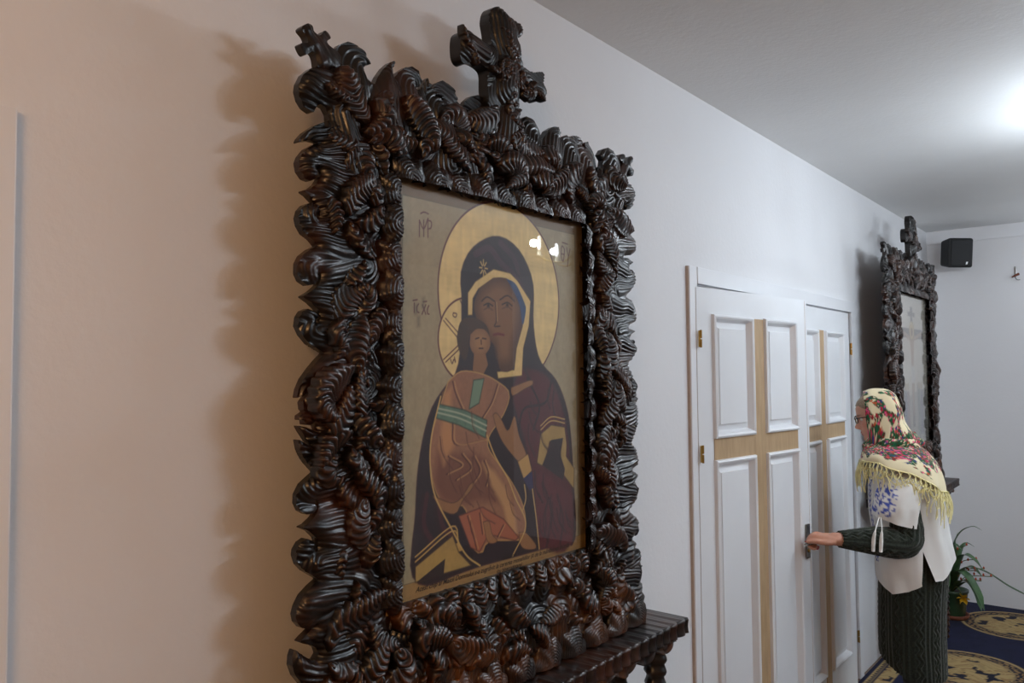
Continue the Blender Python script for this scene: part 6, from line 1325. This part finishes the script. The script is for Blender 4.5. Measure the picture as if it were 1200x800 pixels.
# neck wrap: a thick crumpled roll
n1_, n2_ = 150, 60; th = np.linspace(0, 2*PI, n1_, endpoint=False); ph = np.linspace(0, 2*PI, n2_, endpoint=False); TH, PH = np.meshgrid(th, ph, indexing='ij')
cw_ = 0.5-0.5*np.cos(TH)
rz = 0.050+0.006*np.sin(TH*2); rr_ = 0.036+0.007*vnoise(TH*3, PH*1.0, 2)
rel = 1+0.11*np.sin(PH*5+TH*2.0)+0.10*vnoise(TH*5, PH*2.5, 9)
f = 0.090+(0.082+rr_*rel*np.cos(PH))*np.cos(TH)-0.014*cw_; l = (0.088+rr_*rel*np.cos(PH))*np.sin(TH); z = 1.308-0.006*np.cos(TH)+rz*rel*np.sin(PH)+0.012*cw_
fc_ = flowers(TH*0.11, PH*0.055, 0.45+0.3*np.sin(PH*1.0+2), 52)
link('neck_wrap', mesh('neck_wrap', np.stack([f, l, z], -1).reshape(-1, 3), [grid_faces(n1_, n2_, wrap_u=True, wrap_v=True)], col=fc_.reshape(-1, 3)), M['scarf'], hs)
# shoulder drape
def drape(n1_, n2_):
    th = np.linspace(0, 2*PI, n1_, endpoint=False); t = np.linspace(0, 1, n2_); TH, T_ = np.meshgrid(th, t, indexing='ij'); c = np.cos(TH)
    dd = np.where(TH > PI, 2*PI-TH, TH)
    zh_ = np.interp(dd, np.radians([0, 25, 60, 95, 125, 150, 180]), [1.240, 1.262, 1.262, 1.225, 1.180, 1.145, 1.130])
    z = 1.330+(zh_-1.330)*T_**1.35
    top_f, top_l = 0.082+0.095*c, 0.098*np.sin(TH)
    hf_ = np.where(c > 0, 0.180, 0.155)*np.sign(c)*np.abs(c)**0.8+0.035; hl_ = 0.232*np.sign(np.sin(TH))*np.abs(np.sin(TH))**0.8
    w = np.sin(T_*PI/2)**0.9
    fo = (0.007*np.sin(TH*8+T_*3)+0.006*vnoise(TH*3, T_*4, 3))*T_
    f = top_f*(1-w)+(hf_+fo*c)*w; l = top_l*(1-w)+(hl_+fo*np.sin(TH))*w
    return TH, T_, f, l, z
TH, T_, f, l, z = drape(220, 60)
fc_ = flowers(TH*0.20, T_*0.30, 0.85-2.6*np.clip(T_-0.40, 0, 1)*1.4, 71, 1.3)
link('shoulder_drape', mesh('shoulder_drape', np.stack([f, l, z], -1).reshape(-1, 3), [grid_faces(220, 60, wrap_u=True)], col=fc_.reshape(-1, 3)), M['scarf'], hs)
# knotted yellow fringe
M['fringe'] = m_plain('pale_yellow_fringe', (246, 236, 176), 0.8)
rg = random.Random(5); ps = []
n_f = 110; hemP = np.stack([f[:, -1], l[:, -1], z[:, -1]], 1); C0 = np.array([0.035, 0, 0])
for k in range(n_f):
    i0 = int(k*220/n_f); p = hemP[i0]; q = hemP[(i0+2) % 220]; o = p-C0; o[2] = 0; o /= np.linalg.norm(o)
    L_ = rg.uniform(0.075, 0.15)*(1.05 if p[0] < -0.02 else 0.9); n = 9; t = np.linspace(0, 1, n)
    zig = 0.008*np.sin(t*9+k*PI)*(1-t*0.4)
    tg = (q-p); tg[2] = 0; tg /= np.linalg.norm(tg)
    P = p[None]+o[None]*(0.006+0.010*np.sin(t*3)[:, None]+rg.uniform(0, 0.012)*t[:, None])+tg[None]*(zig[:, None]+rg.uniform(-0.014, 0.014)*t[:, None])-np.array([0, 0, 1])*(t*L_)[:, None]
    ps.append(tube(P, 0.0019, 5))
    P = p[None]+o[None]*0.009+tg[None]*(np.linspace(0, 1, 5)*0.024)[:, None]-np.array([0, 0, 1])*(0.022+0.012*np.sin(np.linspace(0, PI, 5)))[:, None]; ps.append(tube(P, 0.0017, 5))
    P = p[None]+o[None]*0.011+tg[None]*(np.linspace(-.5, .8, 5)*0.024)[:, None]-np.array([0, 0, 1])*(0.048+0.012*np.sin(np.linspace(0, PI, 5)+k))[:, None]; ps.append(tube(P, 0.0017, 5))
V, F = merge(ps); link('fringe', mesh('fringe', V, F), M['fringe'], hs, label='knotted pale yellow fringe', kind='stuff')
V, F = tube(np.vstack([hemP, hemP[:1]]), 0.0032, 6, False); link('hem_cord', mesh('hem_cord', V, F), M['fringe'], hs)

# ---------------------------------------------------------------- plant behind the woman
PX, PY = 0.19, 6.10
pl_ = empty('potted_plant', (PX, PY, 0.009), label='green strap-leaved plant with orange buds in a pot behind the woman', cat='plant')
M['pot'] = m_plain('green_pot', (46, 70, 46), 0.35, coat=0.3); M['soil'] = m_plain('soil', (48, 36, 28), 0.95); M['dish'] = m_plain('terracotta_dish', (120, 66, 44), 0.7)
def leafm(name, a_, b_):
    t = NT(name); f = t.noise(t.coord(), 18, 3); t.set(t.ramp(f, [(0.3, lin(*a_)), (0.7, lin(*b_))]), 0.4, coat=0.1); return t.m
M['leaf'] = leafm('plant_leaf', (40, 70, 44), (78, 112, 70)); M['stem'] = leafm('plant_stem', (74, 92, 44), (108, 122, 62))
M['bud'] = m_plain('orange_bud', (196, 84, 52), 0.5, var=0.2, scale=50); M['petal'] = m_plain('yellow_petal', (226, 182, 24), 0.5)
V, F = lathe([(0, 0), (.085, 0), (.095, .012), (.10, .03), (.092, .03), (.085, .014), (0, .012)], 28); link('saucer', mesh('saucer', V, F), M['dish'], pl_)
V, F = lathe([(0, .014), (.068, .014), (.074, .03), (.092, .17), (.098, .175), (.098, .19), (.090, .19), (.084, .165), (0, .165)], 28); link('pot', mesh('pot', V, F), M['pot'], pl_)
V, F = lathe([(0, .168), (.05, .170), (.083, .166)], 20); V[:, 2] += 0.003*np.sin(V[:, 0]*90); link('soil', mesh('soil', V, F), M['soil'], pl_)
def strap(P, w, n=34, cup=0.25):
    C = smoothpath(P, n); T = np.gradient(C, axis=0); T /= np.linalg.norm(T, axis=1)[:, None]; S = np.cross(T, [0, 0, 1.0]); S /= np.linalg.norm(S, axis=1)[:, None]+1e-9; N = np.cross(S, T)
    t = np.linspace(0, 1, n); pr = w*np.clip(np.interp(t, [0, .15, .55, .85, 1], [.35, .5, 1, .75, .02]), 0, 1); v = np.linspace(-1, 1, 7)
    G_ = C[:, None]+S[:, None]*(pr[:, None]*v[None])[..., None]+N[:, None]*(cup*pr[:, None]*v[None]**2)[..., None]
    Vt = G_.reshape(-1, 3); Vb = (G_-N[:, None]*0.0012).reshape(-1, 3); F = grid_faces(n, 7)
    return np.vstack([Vt, Vb]), [F, F[:, ::-1]+n*7]
leaves = [([(0, 0, .17), (.05, -.03, .30), (.12, -.05, .36), (.19, -.06, .31)], .034), ([(0, 0, .17), (.06, -.08, .26), (.13, -.12, .27), (.20, -.15, .20)], .032), ([(0, 0, .17), (-.01, -.06, .40), (.03, -.08, .50), (.09, -.09, .47)], .032), ([(0, 0, .17), (.08, -.02, .34), (.20, 0.0, .33), (.33, 0.02, .25), (.47, 0.02, .19)], .020), ([(0, 0, .17), (.04, -.05, .35), (.09, -.08, .44), (.15, -.09, .42), (.20, -.09, .36)], .036),
 ([(0, 0, .17), (.04, -.10, .32), (.11, -.16, .33), (.18, -.20, .24), (.22, -.22, .13)], .034), ([(0, 0, .17), (.0, .02, .42), (.05, .02, .56), (.13, 0, .62), (.19, 0, .60)], .020),
 ([(0, 0, .17), (-.06, -.02, .36), (-.12, -.02, .46), (-.16, -.02, .44)], .026), ([(0, 0, .17), (-.02, -.10, .30), (-.01, -.18, .34), (.03, -.25, .26)], .03), ([(0, 0, .17), (.03, .08, .40), (.07, .12, .48), (.12, .14, .46)], .026),
 ([(0, 0, .17), (.02, -.02, .38), (.03, -.03, .50), (.05, -.03, .58)], .022), ([(0, 0, .17), (.10, -.06, .26), (.16, -.10, .20), (.19, -.13, .10)], .026), ([(0, 0, .17), (-.04, .05, .42), (-.03, .08, .58)], .022)]
for P, w in leaves: V, F = strap(P, w); link('leaf', mesh('leaf', V, F), M['leaf'], pl_)
rg = random.Random(8)
for tip in ((.16, -.06, .42), (.20, -.04, .36), (.24, -.02, .31), (.14, -.05, .34), (.19, -.1, .29), (.10, -.04, .50)):
    P = smoothpath([(0, 0, .17), (tip[0]*.35, tip[1]*.5, .17+(tip[2]-.17)*.8), tip], 18); V, F = tube(P, .0028, 6); st_ = link('flower_stem', mesh('flower_stem', V, F), M['stem'], pl_)
    for k in range(4):
        q = P[-1-k*3]+np.array([rg.uniform(-.008, .008), rg.uniform(-.01, .01), rg.uniform(0, .014)])
        V, F = lathe([(0, -.010), (.005, -.006), (.0068, 0), (.004, .007), (0, .012)], 8); link('bud', mesh('bud', V+q, F), M['bud'], st_)
fl = np.array([.085, -.10, .16])
for k in range(6):
    a = k*PI/3; d = np.array([math.cos(a)*.8, -.5, math.sin(a)*.8]); P = [fl, fl+d*.025+np.array([0, -.008, .004]), fl+d*.05]
    V, F = strap(P, .017, 14); link('petal', mesh('petal', V, F), M['petal'], pl_, label='yellow petal')
V, F = tube(smoothpath([(0, 0, .17), (.04, -.06, .22), fl], 12), .0035, 6); link('flower_stem', mesh('flower_stem', V, F), M['stem'], pl_)
